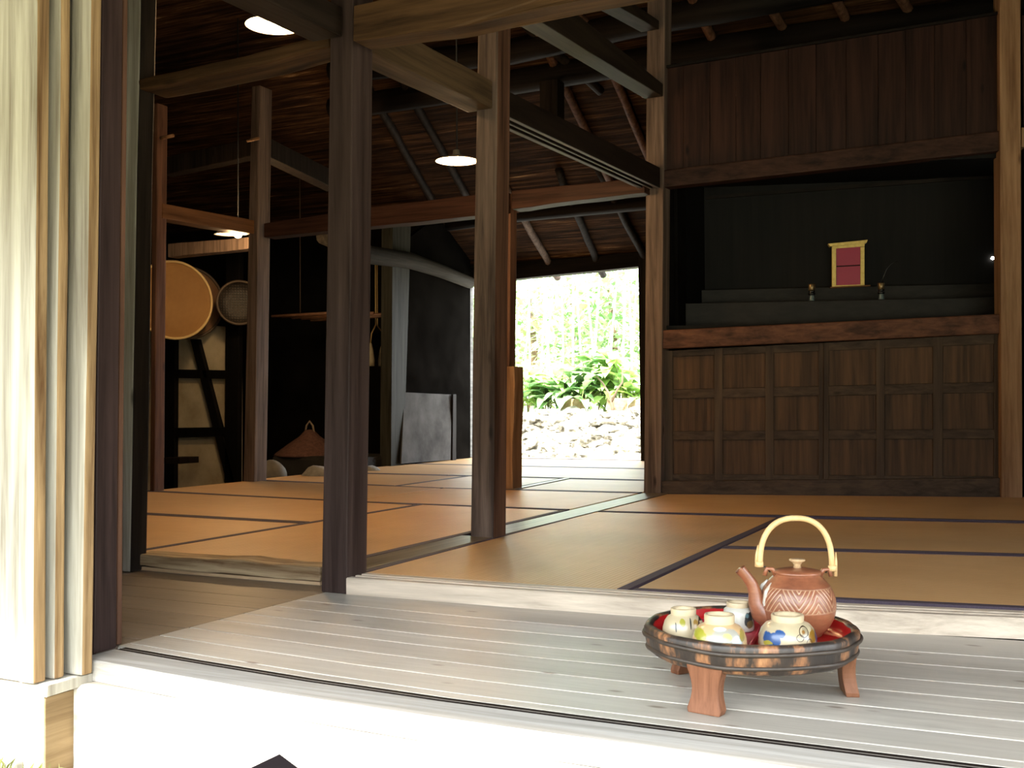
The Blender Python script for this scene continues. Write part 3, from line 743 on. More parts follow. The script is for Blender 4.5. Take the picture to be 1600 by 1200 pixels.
for px, pb, lab in ((1268.5, 472, 'small bronze and black altar vase left of the red tablet'), (1377, 467, 'small bronze and black altar vase right of the tablet with a bent twig')):
    b = AP((px, pb), d1+.035); b.z = z1s
    s = (AP((px+10, pb), d1+.035)-AP((px, pb), d1+.035)).length/10
    root = empty('altar_vase', b, lab, 'vase')
    zz = lambda k: k*s
    for nm, prof, mt in (('foot', [(0, 0), (4.6*s, 0), (4.2*s, 3*s), (3.6*s, 8*s), (3.4*s, 10*s), (0, 10*s)], M_blue),
                         ('collar', [(3.4*s, 9.5*s), (5.6*s, 10.5*s), (5.8*s, 13*s), (4*s, 14*s), (5.2*s, 15.5*s), (4.4*s, 17*s), (0, 17*s)], M_blackg),
                         ('cup', [(3.6*s, 16.5*s), (5*s, 18*s), (5.3*s, 22*s), (5.4*s, 27*s), (4.9*s, 28*s), (4.4*s, 27*s), (4*s, 20*s), (0, 19*s)], M_bronze)):
        build(nm, lathe(prof, 24), mt, root, True, world=False)
    if px > 1300:
        tw = [Vector((0, 0, 24*s)), Vector((4*s, 0, 38*s)), Vector((9*s, 0, 50*s)), Vector((16*s, 0, 58*s)), Vector((26*s, 0, 62*s))]
        build('twig', tube(tw, [.6*s, .6*s, .6*s, .5*s, .4*s], 6), M_blackg, root, True, world=False)
# tiny emissive white dot in the alcove
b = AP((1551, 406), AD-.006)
tag(build('glow_dot', lathe([(0, 0), (.008, .004), (.009, .010), (.006, .016), (0, .018)], 16, centre=b), plain('glow_white', (1, 1, 1), .3, emit=(1, .97, .9), es=6), smooth=True), 'tiny white light spot near the alcove right edge', 'light')

# ================================================================ BACK OF LEFT ROOM
XL = -4.66
# side wall with leaning grey board
def sx(p, x=XL): return PX(p, x)
secs = []
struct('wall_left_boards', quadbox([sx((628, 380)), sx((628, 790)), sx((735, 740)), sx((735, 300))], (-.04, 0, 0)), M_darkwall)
sidepost('wooden_post', XL+.03, ((611, 726), (613, 420)), ((631, 723.5), (640, 420)), .10, ZT-.02, 2.3, W_postg, 'greenish grey post left of the leaning grey board')
tag(build('leaning_board', quadbox([sx((632, 613), XL+.02), sx((706, 616.5), XL+.02), sx((704, 718.5), XL+.06), sx((627, 724.5), XL+.06)], (-.012, 0, 0)),
    plain('grey_plywood', (.040, .038, .036), .8, nscale=4, c2=(.105, .10, .096), spec=.05)), 'smooth grey board leaning low against the dark wall', 'board')
sidepost('thin_upright', XL+.05, ((707, 718), (708, 616)), ((713, 717.5), (713, 616)), .02, ZT, PX((710, 616), XL+.05).z, W_postdk, 'thin brown strip standing right of the grey board')
post('door_jamb', ((722, 440), (721, 716)), ((731, 440), (730.5, 716)), 8.58, .10, ZT-.02, 2.0, W_grey, 'blue-grey door jamb left of the garden doorway', 'door jamb', jit=.001)
tag(build('latch_block', quadbox([PY((721.5, 567), 8.56), PY((733.5, 566.5), 8.56), PY((733.5, 577), 8.56), PY((721.5, 577.5), 8.56)], (0, -.04, 0)), W_post_red, bevel=.003), 'small wooden latch block on the grey door jamb', 'latch')
post('door_jamb', ((997, 416), (1001, 717)), ((1010, 416), (1010, 717)), 8.58, .10, ZT-.02, 2.1, W_postdk, 'dark door jamb right of the garden doorway', 'door jamb')
rj = PY((1008, 600), 8.6)
struct('wall_back_outer', box((rj.x, 8.60, 0), (3.3, 8.68, 2.2)), M_darkwall)
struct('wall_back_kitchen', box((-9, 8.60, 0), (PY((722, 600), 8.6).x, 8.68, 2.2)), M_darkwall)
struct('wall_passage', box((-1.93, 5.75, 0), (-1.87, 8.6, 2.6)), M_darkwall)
tag(build('door_threshold', box((PY((722, 716), 8.6).x, 8.64, ZT-.1), (rj.x, 8.76, ZT+.005)), W_silver_x, bevel=.004), 'pale threshold at the foot of the garden doorway', 'threshold')
# kitchen: plaster wall with timbers
YK = 6.62
struct('wall_kitchen', quadbox([PY((225, 500), YK), PY((372, 512), YK), PY((372, 860), YK), PY((225, 860), YK)], (0, .05, 0)), M_plaster)
fr_ = empty('timber_frame', PY((318, 790), YK-.04), 'black timber frame with diagonal brace on the plaster wall', 'timber frame')
for nm, q in (('stud', [(258, 380), (274, 380), (271, 840), (256, 840)]), ('stud', [(353, 380), (374, 380), (370, 840), (350, 840)]),
              ('rail', [(272, 577), (352, 578.5), (352, 592), (272, 590.5)]), ('rail', [(272, 668.5), (352, 667.5), (352, 682), (272, 684)]),
              ('brace', [(297, 530), (309, 530), (379, 800), (366, 800)])):
    build(nm, quadbox([PY(p, YK-.045) for p in q], (0, .05 if nm != 'brace' else .04, 0)), W_blackz, fr_, bevel=.004)
tag(build('low_shelf', quadbox([PY((255, 715), 6.2), PY((281, 715), 6.2), PY((281, 725), 6.2), PY((255, 725), 6.2)], (0, .2, 0)), W_postdk, bevel=.004), 'stub of a dark shelf at the foot of the plaster wall', 'shelf')
struct('wall_kitchen_back', box((-9, 7.9, 0), (XL-.02, 8.0, 2.6)), M_darkwall)
# baskets on the wall
def basket_mat(name, c1, c2, sc):
    m, nt, b = newmat(name); co = coords(nt, False)
    w1 = N(nt, 'ShaderNodeTexWave', bands_direction='X'); w1.inputs['Scale'].default_value = sc
    w2 = N(nt, 'ShaderNodeTexWave', bands_direction='Y'); w2.inputs['Scale'].default_value = sc
    for w in (w1, w2): nt.links.new(co, w.inputs[0])
    f = math_(nt, 'MULTIPLY', w1.outputs['Fac'], w2.outputs['Fac']); n = noise(nt, co, (6, 6, 6), 4)
    r = ramp(nt, [(.2, c1), (.8, c2)]); nt.links.new(math_(nt, 'ADD', math_(nt, 'MULTIPLY', f, .5), math_(nt, 'MULTIPLY', n, .5)), r.inputs[0])
    nt.links.new(r.outputs[0], b.inputs['Base Color']); b.inputs['Roughness'].default_value = .6; bumpit(nt, b, f, .5, .004); return m
def basket(px, py, y, r, depth, mat, mrim, rot, label, squash=1):
    c = PY((px, py), y)
    root = empty('winnowing_basket', c, label, 'basket'); root.rotation_euler = rot
    prof = [(0, 0), (r*.55, .002), (r*.86, depth*.25), (r*.97, depth), (r, depth*1.05), (r*.99, depth*.9), (r*.88, depth*.1), (r*.55, -.02), (0, -.022)]
    o = build('woven_tray', lathe(prof, 48), mat, root, True, world=False)
    ring = [Vector((r*.99*math.cos(a), r*.99*math.sin(a), depth*1.0)) for a in [2*math.pi*k/48 for k in range(49)]]
    build('rim', tube(ring, .010, 8, cap=False), mrim, root, True, world=False)
    return root
M_bk1 = basket_mat('golden_weave', (.24, .12, .035), (.42, .235, .08), 60); M_bk2 = basket_mat('brown_weave', (.12, .06, .03), (.22, .12, .055), 60)
M_bk3 = basket_mat('dark_mesh', (.004, .003, .0025), (.05, .036, .025), 16)
M_rim = plain('pale_bamboo_rim', (.55, .40, .18), .5); M_rimd = plain('dark_rim', (.06, .04, .025), .6)
basket(268, 470, 6.15, .285, .05, M_bk1, M_rim, (math.radians(86), 0, math.radians(62)), 'big golden round winnowing basket hanging on the plaster wall')
basket(290, 474, 6.42, .27, .05, M_bk2, M_rimd, (math.radians(88), 0, math.radians(56)), 'brown round basket mostly hidden behind the golden one')
basket(374, 474, 6.50, .16, .06, M_bk3, M_rimd, (math.radians(90), 0, math.radians(40)), 'dark openwork basket right of the golden one')
# hearth with straw cone lid, stones, small shelf
h0 = PX((480, 760), -5.3)
M_stove = plain('sooty_clay', (.012, .010, .009), .9, nscale=6, c2=(.03, .026, .022), bump=.3)
hy = 6.9
sL, sR = PY((424, 712), hy), PY((560, 705), hy)
tag(build('clay_hearth', box((sL.x, hy, .02), (sR.x, hy+.6, PY((480, 713), hy).z)), M_stove, bevel=.03), 'low black clay hearth in the dark kitchen', 'hearth')
k = FR(484, 8.2, 0); cy = hy+.25
kc = PY((484, 711), cy)
rk = (PY((530, 711), cy)-kc).length; hk = PY((484, 671), cy).z-kc.z
lid = empty('straw_lid', kc, 'reddish conical straw pot lid with a rope loop on the hearth', 'lid')
build('cone', lathe([(0, hk), (rk*.12, hk*.98), (rk*.30, hk*.72), (rk*.62, hk*.42), (rk*.95, hk*.08), (rk, 0), (rk*.9, -.01), (0, 0)], 40), plain('red_straw', (.10, .045, .035), .85, nscale=40, c2=(.19, .095, .07), bump=.4), lid, True, world=False)
lp = [Vector((-.045, 0, hk*.85)), Vector((-.03, 0, hk*1.15)), Vector((0, 0, hk*1.32)), Vector((.03, 0, hk*1.15)), Vector((.045, 0, hk*.85))]
build('rope_loop', tube(lp, .008, 8), plain('rope', (.32, .25, .18), .9), lid, True, world=False)
M_stone = plain('river_stone', (.16, .15, .13), .8, nscale=14, c2=(.32, .30, .27), bump=.2)
def stone(px, py, y, r, sc, label, mat=None, seed=0, z=None):
    c = PY((px, py), y)
    bm = bmesh.new(); bmesh.ops.create_icosphere(bm, subdivisions=3, radius=r); R = random.Random(seed)
    off = Vector((R.random()*9, R.random()*9, R.random()*9))
    from mathutils import noise as mn
    for v in bm.verts:
        v.co *= 1+.18*mn.noise(v.co/r*1.3+off); v.co = Vector((v.co.x*sc[0], v.co.y*sc[1], v.co.z*sc[2]))
    lo = min(v.co.z for v in bm.verts)
    bmesh.ops.translate(bm, verts=bm.verts, vec=Vector((c.x, c.y, (z if z is not None else c.z)-lo)))
    return tag(build('stone', bm, mat or M_stone, smooth=True), label, 'stone')
stone(497, 742, 6.1, .10, (1.3, 1, .95), 'pale rounded stone beside the hearth left of the dark post', seed=1, z=.02+.16)
stone(427, 745, 6.1, .10, (1, 1, 1.2), 'squarish grey stone at the foot of the bulb-side post', plain('dim_stone', (.09, .08, .065), .9, nscale=10, c2=(.16, .14, .11)), 2, z=.02+.14)
stone(578, 724, 6.7, .07, (1.2, 1, .8), 'small grey stone right of the dark post by the hearth', seed=3, z=.02+.2)
for i, (px, py, yy_, rr) in enumerate(((497, 750, 6.1, .11), (427, 757, 6.1, .11), (578, 735, 6.7, .1))):
    c = PY((px, py), yy_); top = (.18, .16, .22)[i]
    tag(build('stone_plinth', box((c.x-rr, c.y-rr, .02), (c.x+rr, c.y+rr, top)), M_stove, bevel=.02), ('dark block under the pale rounded stone', 'dark block under the squarish stone', 'dark block under the small grey stone')[i], 'block')
# hanging rack with scraps over the hearth
ra, rb = PY((425, 494), 6.9), PY((520, 488), 6.9)
rk_ = empty('hanging_rack', (ra+rb)/2, 'bamboo rack with scraps hanging over the hearth', 'rack')
for t in np.linspace(0, .5, 5):
    build('bamboo_slat', tube([ra+Vector((0, t, random.uniform(-.006, .006))), rb+Vector((.2, t, random.uniform(-.006, .006)))], .012, 8), plain('smoked_bamboo', (.10, .05, .03), .5, nscale=20, c2=(.22, .11, .06)), rk_, True)
for x in (.08, .5):
    build('hanging_cord', tube([ra+Vector((x, .25, 0)), ra+Vector((x, .25, 1.3))], .004, 6), M_rimd, rk_, True)
# pair of pale hanging gourds behind the dark post
for i, (px, lab) in enumerate(((579, 'left pale paper-wrapped bundle hanging right of the dark post'), (598, 'right pale bundle hanging right of the dark post'))):
    c = PX((px, 572), -5.0); s = .011
    root = empty('hanging_bundle', c, lab, 'bundle')
    wd = .036 if i else .032
    build('wrapped_body', lathe([(0, 0), (wd, .0), (wd*1.05, .05), (wd*.7, .13), (wd*.3, .18), (0, .19)], 20), plain('pale_paper'+str(i), (.30, .26, .17), .8, nscale=20, c2=(.42, .38, .27)), root, True, world=False)
    build('cord', tube([Vector((0, 0, .18)), Vector((.01, 0, .26)), Vector((.05 if i == 0 else -.05, 0, .33)), Vector((.05 if i == 0 else -.05, 0, .9))], .005, 6), M_rim, root, True, world=False)
# curved log over the side
cl = [PX(p, XL+.05) for p in ((505, 368), (576, 398), (640, 407), (690, 424), (735, 442))]
tag(build('curved_log', tube(cl, [.06, .07, .065, .055, .05], 12), wood((.012, .010, .008), (.04, .034, .028), 'y', .8, .3, .3), smooth=True), 'curved grey log beam above the dark side wall', 'beam')
# dark crossed ties seen high in the left room
for i, (a, b, y, lab) in enumerate((((262, 262), (400, 232), 5.9, 'sooty tie beam high left between the two bulb posts'), ((412, 232), (520, 285), 0, 'sooty sloping tie beam right of the bulb-side post'))):
    if y: pa, pb = PY(a, y), PY(b, y)
    else: pa, pb = PX(a, -4.52), PX(b, -4.52)
    d = (pb-pa).normalized(); s = Vector((0, 0, .06)); w = d.cross(Vector((0, 0, 1))).normalized()*.05
    tag(build('wooden_beam', loft([[p-s-w, p+s-w, p+s+w, p-s+w] for p in (pa, pb)], 4, .003), W_postdk, bevel=.005), lab, 'beam')
for (px, py, lab) in ((264, 216, 'small wooden peg cross on the left dark post'), (398, 220, 'pale wooden peg through the bulb-side post')):
    c = PY((px, py), 5.40 if px > 300 else 4.60)
    tag(build('wooden_peg', tube([c+Vector((-.04, -.02, 0)), c+Vector((.05, -.02, .005))], .010, 8), W_post_tan, smooth=True), lab, 'peg')

# ================================================================ LAMPS
M_shade = plain('white_enamel', (.85, .82, .75), .35); M_shade_o = plain('enamel_outside', (.10, .10, .09), .4)
M_bulb = plain('lit_bulb', (1, .8, .5), .3, emit=(1, .66, .30), es=45)
M_cord = plain('black_cord', (.01, .01, .01), .6)
def lamp(c, r, label, energy, top, dish=.28, tilt=(0, 0, 0)):
    root = empty('pendant_lamp', c, label, 'lamp'); root.rotation_euler = tilt
    h = r*dish*2
    prof_o = [(r, 0), (r*.93, h*.22), (r*.6, h*.55), (r*.28, h*.8), (r*.2, h*1.05), (r*.18, h*1.6), (0, h*1.62)]
    prof_i = [(r*.985, .001), (r*.9, h*.17), (r*.58, h*.49), (r*.26, h*.72), (0, h*.76)]
    build('shade', lathe(prof_o, 40), M_shade_o, root, True, world=False)
    e = build('shade_lining', lathe(prof_i, 40), M_shade, root, True, world=False); e['label'] = 'white enamel inside of the shade'
    build('bulb', lathe([(0, -r*.16), (r*.16, -r*.12), (r*.24, 0), (r*.2, h*.3), (r*.12, h*.6), (0, h*.7)], 24), M_bulb, root, True, world=False)
    build('cord', tube([Vector((0, 0, h*1.6)), Vector((0, 0, max(.1, top-c.z)))], .004, 6), M_cord, root, True, world=False)
    l = bpy.data.lights.new('bulb_light', 'POINT'); l.energy = energy; l.color = (1, .64, .31); l.shadow_soft_size = .06
    lo = bpy.data.objects.new('bulb_light', l); lo.location = (0, 0, -r*.16-.035); lo.parent = root; COL.objects.link(lo)
    return root
def at(px, py, zc):
    a = Vector(M[0])*((px-800)/F*zc)+Vector(M[1])*(-(py-600)/F*zc)+Vector(M[2])*zc
    return C0+a
LA = at(428, 40, 4.15); LB_ = at(714, 252, 5.2); LC = at(372, 366, 7.2)
E1 = 4.8
lamp(LA, .105, 'lit enamel pendant lamp half hidden by the dark tie beam at top left', E1, zroof(LA.y)-.02)
lamp(LB_, .100, 'lit enamel pendant lamp hanging left of the sill post', E1*1.2, zroof(LB_.y)-.02, .16)
root = empty('bulb_lamp', LC, 'bare lit bulb with small reflector under the orange tie beam', 'lamp')
build('bulb', lathe([(0, -.025), (.018, -.02), (.026, 0), (.018, .02), (.012, .035), (0, .036)], 20), M_bulb, root, True, world=False)
build('socket', lathe([(0, .03), (.016, .03), (.016, .07), (0, .075)], 16), M_cord, root, True, world=False)
build('reflector', lathe([(.012, .045), (.06, .012), (.075, 0), (.073, .003), (.012, .05)], 32, centre=(-.085, -.02, .0)), M_bulb if False else M_shade, root, True, world=False)
build('cord', tube([Vector((0, 0, .07)), Vector((0, 0, 1.4))], .004, 6), M_cord, root, True, world=False)
l = bpy.data.lights.new('bulb_light', 'POINT'); l.energy = E1*.9; l.color = (1, .64, .31); l.shadow_soft_size = .06
lo = bpy.data.objects.new('bulb_light', l); lo.location = (0, 0, -.065); lo.parent = root; COL.objects.link(lo)

# ================================================================ TEA THINGS
def charred():
    m, nt, b = newmat('charred_staves'); co = coords(nt, False)
    n1 = noise(nt, co, (22, 22, 9), 4, 1, .6); n2 = noise(nt, co, (110, 110, 25), 3, 1)
    r = ramp(nt, [(.38, (.018, .013, .011)), (.50, (.035, .024, .018)), (.58, (.22, .10, .045)), (.70, (.46, .24, .11))])
    nt.links.new(math_(nt, 'ADD', math_(nt, 'MULTIPLY', n1, .78), math_(nt, 'MULTIPLY', n2, .22)), r.inputs[0])
    nt.links.new(r.outputs[0], b.inputs['Base Color']); b.inputs['Roughness'].default_value = .45
    bumpit(nt, b, n2, .25, .003); return m
M_char = charred(); M_lacq = plain('red_lacquer', (.42, .012, .012), .28, nscale=9, c2=(.30, .008, .010)); M_pink = plain('rose_lacquer', (.40, .035, .055), .3)
M_hoop = plain('dark_hoop', (.022, .015, .011), .5, nscale=40, c2=(.05, .035, .025))
TC = FR(1169, 2.03, ZV)
zr = ZC-.403; R0 = .190
tt = empty('tea_table', TC, 'small round three-legged tea table with charred rim and red inside on the veranda', 'tea table')
def Lz(z): return z-ZV
zb0 = zr-.052
prof = [(R0-.016, Lz(zr)-.004), (R0-.013, Lz(zr)), (R0-.004, Lz(zr)), (R0, Lz(zr)-.005), (R0-.001, Lz(zr)-.016), (R0-.004, Lz(zr)-.034), (R0-.010, Lz(zb0)+.004), (R0-.016, Lz(zb0)), (0, Lz(zb0))]
build('tub_wall', lathe(prof, 96, fn=lambda a, z: .0012*math.sin(a*11)+.0008*math.sin(a*23+1)), M_char, tt, True, world=False)
ZF = zr-.026
build('red_lining', lathe([(R0-.0155, Lz(zr)-.003), (R0-.019, Lz(zr)-.012), (R0-.024, Lz(ZF)), (0, Lz(ZF))], 96), M_lacq, tt, True, world=False)
for hz in (Lz(zr)-.0155, Lz(zb0)+.013):
    rr = R0+.0005 if hz > Lz(zr)-.02 else R0-.0055
    for o_ in (0,):
        ring = [Vector(((rr+.0012*math.sin(a*11))*math.cos(a), (rr+.0012*math.sin(a*11))*math.sin(a), hz+.0012*math.sin(a*5))) for a in [2*math.pi*k/96 for k in range(97)]]
        build('hoop', tube(ring, .0038, 8, cap=False), M_hoop, tt, True, world=False)
W_leg = wood((.10, .038, .018), (.26, .115, .062), 'z', .5, .2, .5)
for wx, wy in ((-.553, 1.836), (-.345, 2.075), (-.70, 2.115)):
    d = Vector((wx-TC.x, wy-TC.y, 0)); ang = math.atan2(d.y, d.x); 
    e = d.normalized(); s = Vector((-e.y, e.x, 0)); rad = .172
    secs = []
    hL = Lz(zb0)+.012
    for t in np.linspace(0, 1, 11):
        z = hL*t
        w = .0335-.009*math.sin(math.pi*min(1, t*1.05))**1.3*(1 if t < .95 else .6) - (.0 if t > .08 else .004*(1-t/.08))
        ro = rad-.004*math.sin(math.pi*t)+.004*(1-t)
        secs.append([e*(ro-.013)-s*w+Vector((0, 0, z)), e*(ro-.013)+s*w+Vector((0, 0, z)), e*(ro+.011)+s*w+Vector((0, 0, z)), e*(ro+.011)-s*w+Vector((0, 0, z))])
    build('leg', loft(secs, 1), W_leg, tt, world=False, bevel=.003)
# lacquer tray inside
zt_ = ZF+.004
tc4 = [PZ((1017, 975), zt_+.008), PZ((1165, 1020), zt_+.008), PZ((1199, 962), zt_+.008), PZ((1087, 943), zt_+.008)]
cT = sum(tc4, Vector())/4
tr_ = empty('lacquer_tray', Vector((cT.x, cT.y, ZF)), 'flat rose-red lacquer tray under the cups in the tea table', 'tray')
for i, p in enumerate(tc4):   # keep corners within the tub
    v = Vector((p.x-TC.x, p.y-TC.y, 0))
    if v.length > R0-.028: v = v.normalized()*(R0-.028)
    tc4[i] = Vector((TC.x+v.x, TC.y+v.y, 0))
build('tray_floor', quadbox([p+Vector((0, 0, ZF+.0005)) for p in tc4], (0, 0, .0035)), M_pink, tr_)
for i in range(4):
    a, b = tc4[i], tc4[(i+1) % 4]; c_ = Vector((cT.x, cT.y, 0))
    ia, ib = a+(c_-a).normalized()*.007, b+(c_-b).normalized()*.007
    build('tray_lip', quadbox([q_+Vector((0, 0, ZF+.004)) for q_ in (a, b, ib, ia)], (0, 0, .0065)), M_pink, tr_, bevel=.002)
ZCUP = ZF+.0042
def cup_mat(name, base, spots, rough=.28):
    """spots: (x, z, rx, rz, colour) painted on the camera-facing side; coordinates in fractions of the cup size"""
    m, nt, b = newmat(name); co = coords(nt, False)
    sp = N(nt, 'ShaderNodeSeparateXYZ'); nt.links.new(co, sp.inputs[0])
    n = noise(nt, co, (60, 60, 60), 3); nz = math_(nt, 'MULTIPLY', math_(nt, 'SUBTRACT', n, .5), .9)
    bn = noise(nt, co, (25, 25, 25), 3); br = ramp(nt, [(.3, base), (.75, tuple(x*.82 for x in base))]); nt.links.new(bn, br.inputs[0]); col = br.outputs[0]
    for (x, z, rx, rz, c, ring) in spots:
        dx = math_(nt, 'DIVIDE', math_(nt, 'SUBTRACT', sp.outputs[0], x), rx); dz = math_(nt, 'DIVIDE', math_(nt, 'SUBTRACT', sp.outputs[2], z), rz)
        d = math_(nt, 'SQRT', math_(nt, 'ADD', math_(nt, 'MULTIPLY', dx, dx), math_(nt, 'MULTIPLY', dz, dz)))
        d = math_(nt, 'ADD', d, nz if not ring else math_(nt, 'MULTIPLY', nz, .25))
        if ring: k = ramp(nt, [(.80, (0, 0, 0)), (.86, (1, 1, 1)), (1.0, (1, 1, 1)), (1.06, (0, 0, 0))]); 
        else: k = ramp(nt, [(.85, (1, 1, 1)), (1.0, (0, 0, 0))])
        if ring: nt.links.new(math_(nt, 'MULTIPLY', d, 1.0), k.inputs[0])
        else: nt.links.new(d, k.inputs[0])
        fac = math_(nt, 'MULTIPLY', k.outputs[0], math_(nt, 'LESS_THAN', sp.outputs[1], .008))
        col = mixc(nt, fac, col, tuple(v*.62 for v in c))
    nt.links.new(col, b.inputs['Base Color']); b.inputs['Roughness'].default_value = rough; b.inputs['Coat Weight'].default_value = .3; return m
CY = math.radians(26.5)
CREAM = (.42, .35, .225); WHITE = (.46, .445, .385); FOOT = plain('bare_foot_clay', (.44, .35, .22), .5)
def cup(px, zc, r, h, rf, hf, base, spots, label, profk=.75):
    c = FR(px, zc, ZCUP)
    root = empty('tea_cup', c, label, 'cup', 'upturned tea cups', rz=CY)
    zsh = h-hf
    prof = [(r*.93, 0), (r, .002), (r*1.0, zsh*.18), (r*.985, zsh*.45), (r*.9, zsh*.72), (r*profk, zsh*.92), (rf*1.04, zsh), (rf, zsh+.001)]
    fine = [(r*.88, .0)]+prof
    mt = cup_mat('glaze_'+str(px), base, spots)
    build('bowl', lathe(fine, 48), mt, root, True, world=False)
    build('foot_ring', lathe([(rf*1.0, zsh-.001), (rf*1.02, h-.002), (rf*.98, h), (rf*.82, h), (rf*.78, h-.004), (rf*.72, h-.007), (0, h-.006)], 40), FOOT, root, True, world=False)
    return root
YG = (.42, .40, .06); BR = (.30, .14, .03); BL = (.03, .10, .30); DK = (.03, .035, .035); PALE = (.62, .70, .72); CHOC = (.05, .025, .012); LB2 = (.35, .52, .62)
cup(1065, 2.02, .038, .053, .0225, .012, CREAM, [(-.006, .032, .005, .007, YG, 0), (.018, .028, .005, .010, (.45, .27, .06), 0), (.008, .030, .0015, .010, DK, 0), (.024, .024, .002, .012, CHOC, 0), (-.018, .024, .0015, .009, DK, 0), (.030, .036, .006, .004, CHOC, 0)],
    'cream tea cup upside down at the left edge of the tea table')
cup(1121, 1.925, .0465, .060, .0255, .016, (.50, .33, .17), [(0.004, .022, .034, .020, WHITE, 0), (-.036, .028, .009, .012, (.44, .42, .05), 0), (.006, .028, .009, .007, (.72, .62, .25), 0), (.022, .018, .010, .013, PALE, 0), (-.006, .040, .012, .003, PALE, 0), (.033, .028, .006, .010, (.40, .30, .05), 0)],
    'brown-edged tea cup with white and green daubs front and centre on the tea table')
cup(1150, 2.085, .030, .052, .0205, .010, WHITE, [(.014, .022, .009, .014, DK, 0), (.018, .014, .008, .008, (.20, .13, .05), 0), (.020, .034, .006, .003, DK, 0), (.012, .030, .004, .004, (.12, .22, .24), 0)],
    'white tea cup with a black patch behind the other cups', .86)
cup(1227, 1.94, .0500, .056, .0275, .012, CREAM, [(-.034, .020, .013, .012, BL, 0), (-.022, .030, .008, .007, BL, 0), (-.036, .008, .006, .006, DK, 0), (-.040, .012, .006, .005, (.45, .38, .05), 0), (-.030, .006, .013, .006, BL, 0), (.020, .032, .008, .008, CREAM, 0), (.034, .024, .008, .012, (.33, .17, .02), 0), (.017, .033, .0035, .0035, BR, 0), (.018, .033, .009, .009, CHOC, 1), (.010, .024, .007, .006, CHOC, 1), (.027, .012, .006, .010, CHOC, 1), (.028, .008, .003, .006, CHOC, 0), (.046, .022, .006, .014, (.04, .06, .16), 0)],
    'cream tea cup with blue leaf and brown swirl pattern right front on the tea table')
# teapot
def pot_mat():
    m, nt, b = newmat('salt_glaze_brown'); co = coords(nt, False)
    n1 = noise(nt, co, (14, 14, 14), 5); n2 = noise(nt, co, (60, 60, 220), 3)
    r = ramp(nt, [(.3, (.11, .036, .018)), (.55, (.24, .085, .040)), (.75, (.34, .155, .075))])
    nt.links.new(math_(nt, 'ADD', math_(nt, 'MULTIPLY', n1, .75), math_(nt, 'MULTIPLY', n2, .25)), r.inputs[0])
    at_ = N(nt, 'ShaderNodeAttribute', attribute_name='carve')
    col = mixc(nt, at_.outputs['Fac'], r.outputs[0], (.48, .33, .20))
    nt.links.new(col, b.inputs['Base Color']); b.inputs['Roughness'].default_value = .36; b.inputs['Coat Weight'].default_value = .25; b.inputs['Coat Roughness'].default_value = .2
    return m
M_pot = pot_mat(); M_ash = plain('pale_ash_glaze', (.55, .54, .50), .3, nscale=60, c2=(.36, .30, .24)); M_cane = plain('pale_cane', (.52, .33, .15), .45, nscale=50, c2=(.60, .41, .20)); M_wire = plain('dark_wire', (.03, .025, .02), .4, .6)
PC = FR(1243, 2.06, ZF); PR_ = .069
tp = empty('teapot', PC, 'brown stoneware teapot with carved zigzag band and cane handle on the tea table', 'teapot', rz=CY)
sh = (ZC-.3165)-ZF      # shoulder height
def rprof(t):
    pts = [(0, .60), (.06, .70), (.16, .84), (.30, .955), (.45, 1.0), (.60, .985), (.74, .91), (.86, .78), (.94, .64), (1.0, .56)]
    return float(np.interp(t, [a for a, _ in pts], [b for _, b in pts]))
SEG, NZ = 320, 110
def tri(x): x = x % 1; return 1-abs(2*x-1)
def carve(a, t):
    if not .42 < t < .80: return 0
    u = (t-.42)/.38; n = 6; zz = tri((a/(2*math.pi))*n+.2)
    v = (u+zz*1.15)*3.3
    # alternate fields hatch the other way
    f = abs((v % 1)-.5)*2
    k = max(0, 1-f/.30)
    edge = max(0, 1-abs(u-.02)/.03, 1-abs(u-.98)/.03)
    return max(k, edge*.8)*min(1, u/.05, (1-u)/.05) if 0 < u < 1 else 0
bm = bmesh.new(); rings = []; cv = []
smt = lambda t: sum(rprof(min(1, max(0, t+d)))*w for d, w in ((-.05, .2), (-.025, .2), (0, .2), (.025, .2), (.05, .2)))
for i in range(NZ+1):
    t = i/NZ; rr = PR_*smt(t); row = []
    for k in range(SEG):
        a = 2*math.pi*k/SEG; c_ = carve(a, t); r_ = rr-.0011*c_
        row.append(bm.verts.new((r_*math.cos(a), r_*math.sin(a), .001+sh*t))); cv.append(c_)
    rings.append(row)
for a, b in zip(rings[:-1], rings[1:]):
    for k in range(SEG): bm.faces.new((a[k], a[(k+1) % SEG], b[(k+1) % SEG], b[k]))
bm.faces.new(list(reversed(rings[0]))); bm.faces.new(rings[-1])
body = build('pot_body', bm, M_pot, tp, True, world=False)
at_ = body.data.attributes.new('carve', 'FLOAT', 'POINT')
at_.data.foreach_set('value', cv)
lidr = PR_*.60
build('lid', lathe([(lidr*1.0, sh-.001), (lidr*1.06, sh+.002), (lidr*1.0, sh+.005), (lidr*.6, sh+.0085), (lidr*.22, sh+.010), (0, sh+.010)], 48), M_pot, tp, True, world=False)
build('lid_knob', lathe([(0, sh+.009), (.0075, sh+.009), (.006, sh+.015), (.009, sh+.020), (.0145, sh+.023), (.0145, sh+.0255), (.007, sh+.0265), (0, sh+.026)], 28), plain('knob_glaze', (.36, .22, .12), .3, nscale=60, c2=(.50, .36, .20)), tp, True, world=False)
spt = [(-.052, .034), (-.068, .044), (-.076, .060), (-.078, .078), (-.084, .094), (-.094, .108), (-.105, .1205)]
bm = bmesh.new(); tube([Vector((x, 0, z)) for x, z in spt], [.024, .021, .0155, .0125, .0110, .0100, .0105], 20, bm=bm, cap=False)
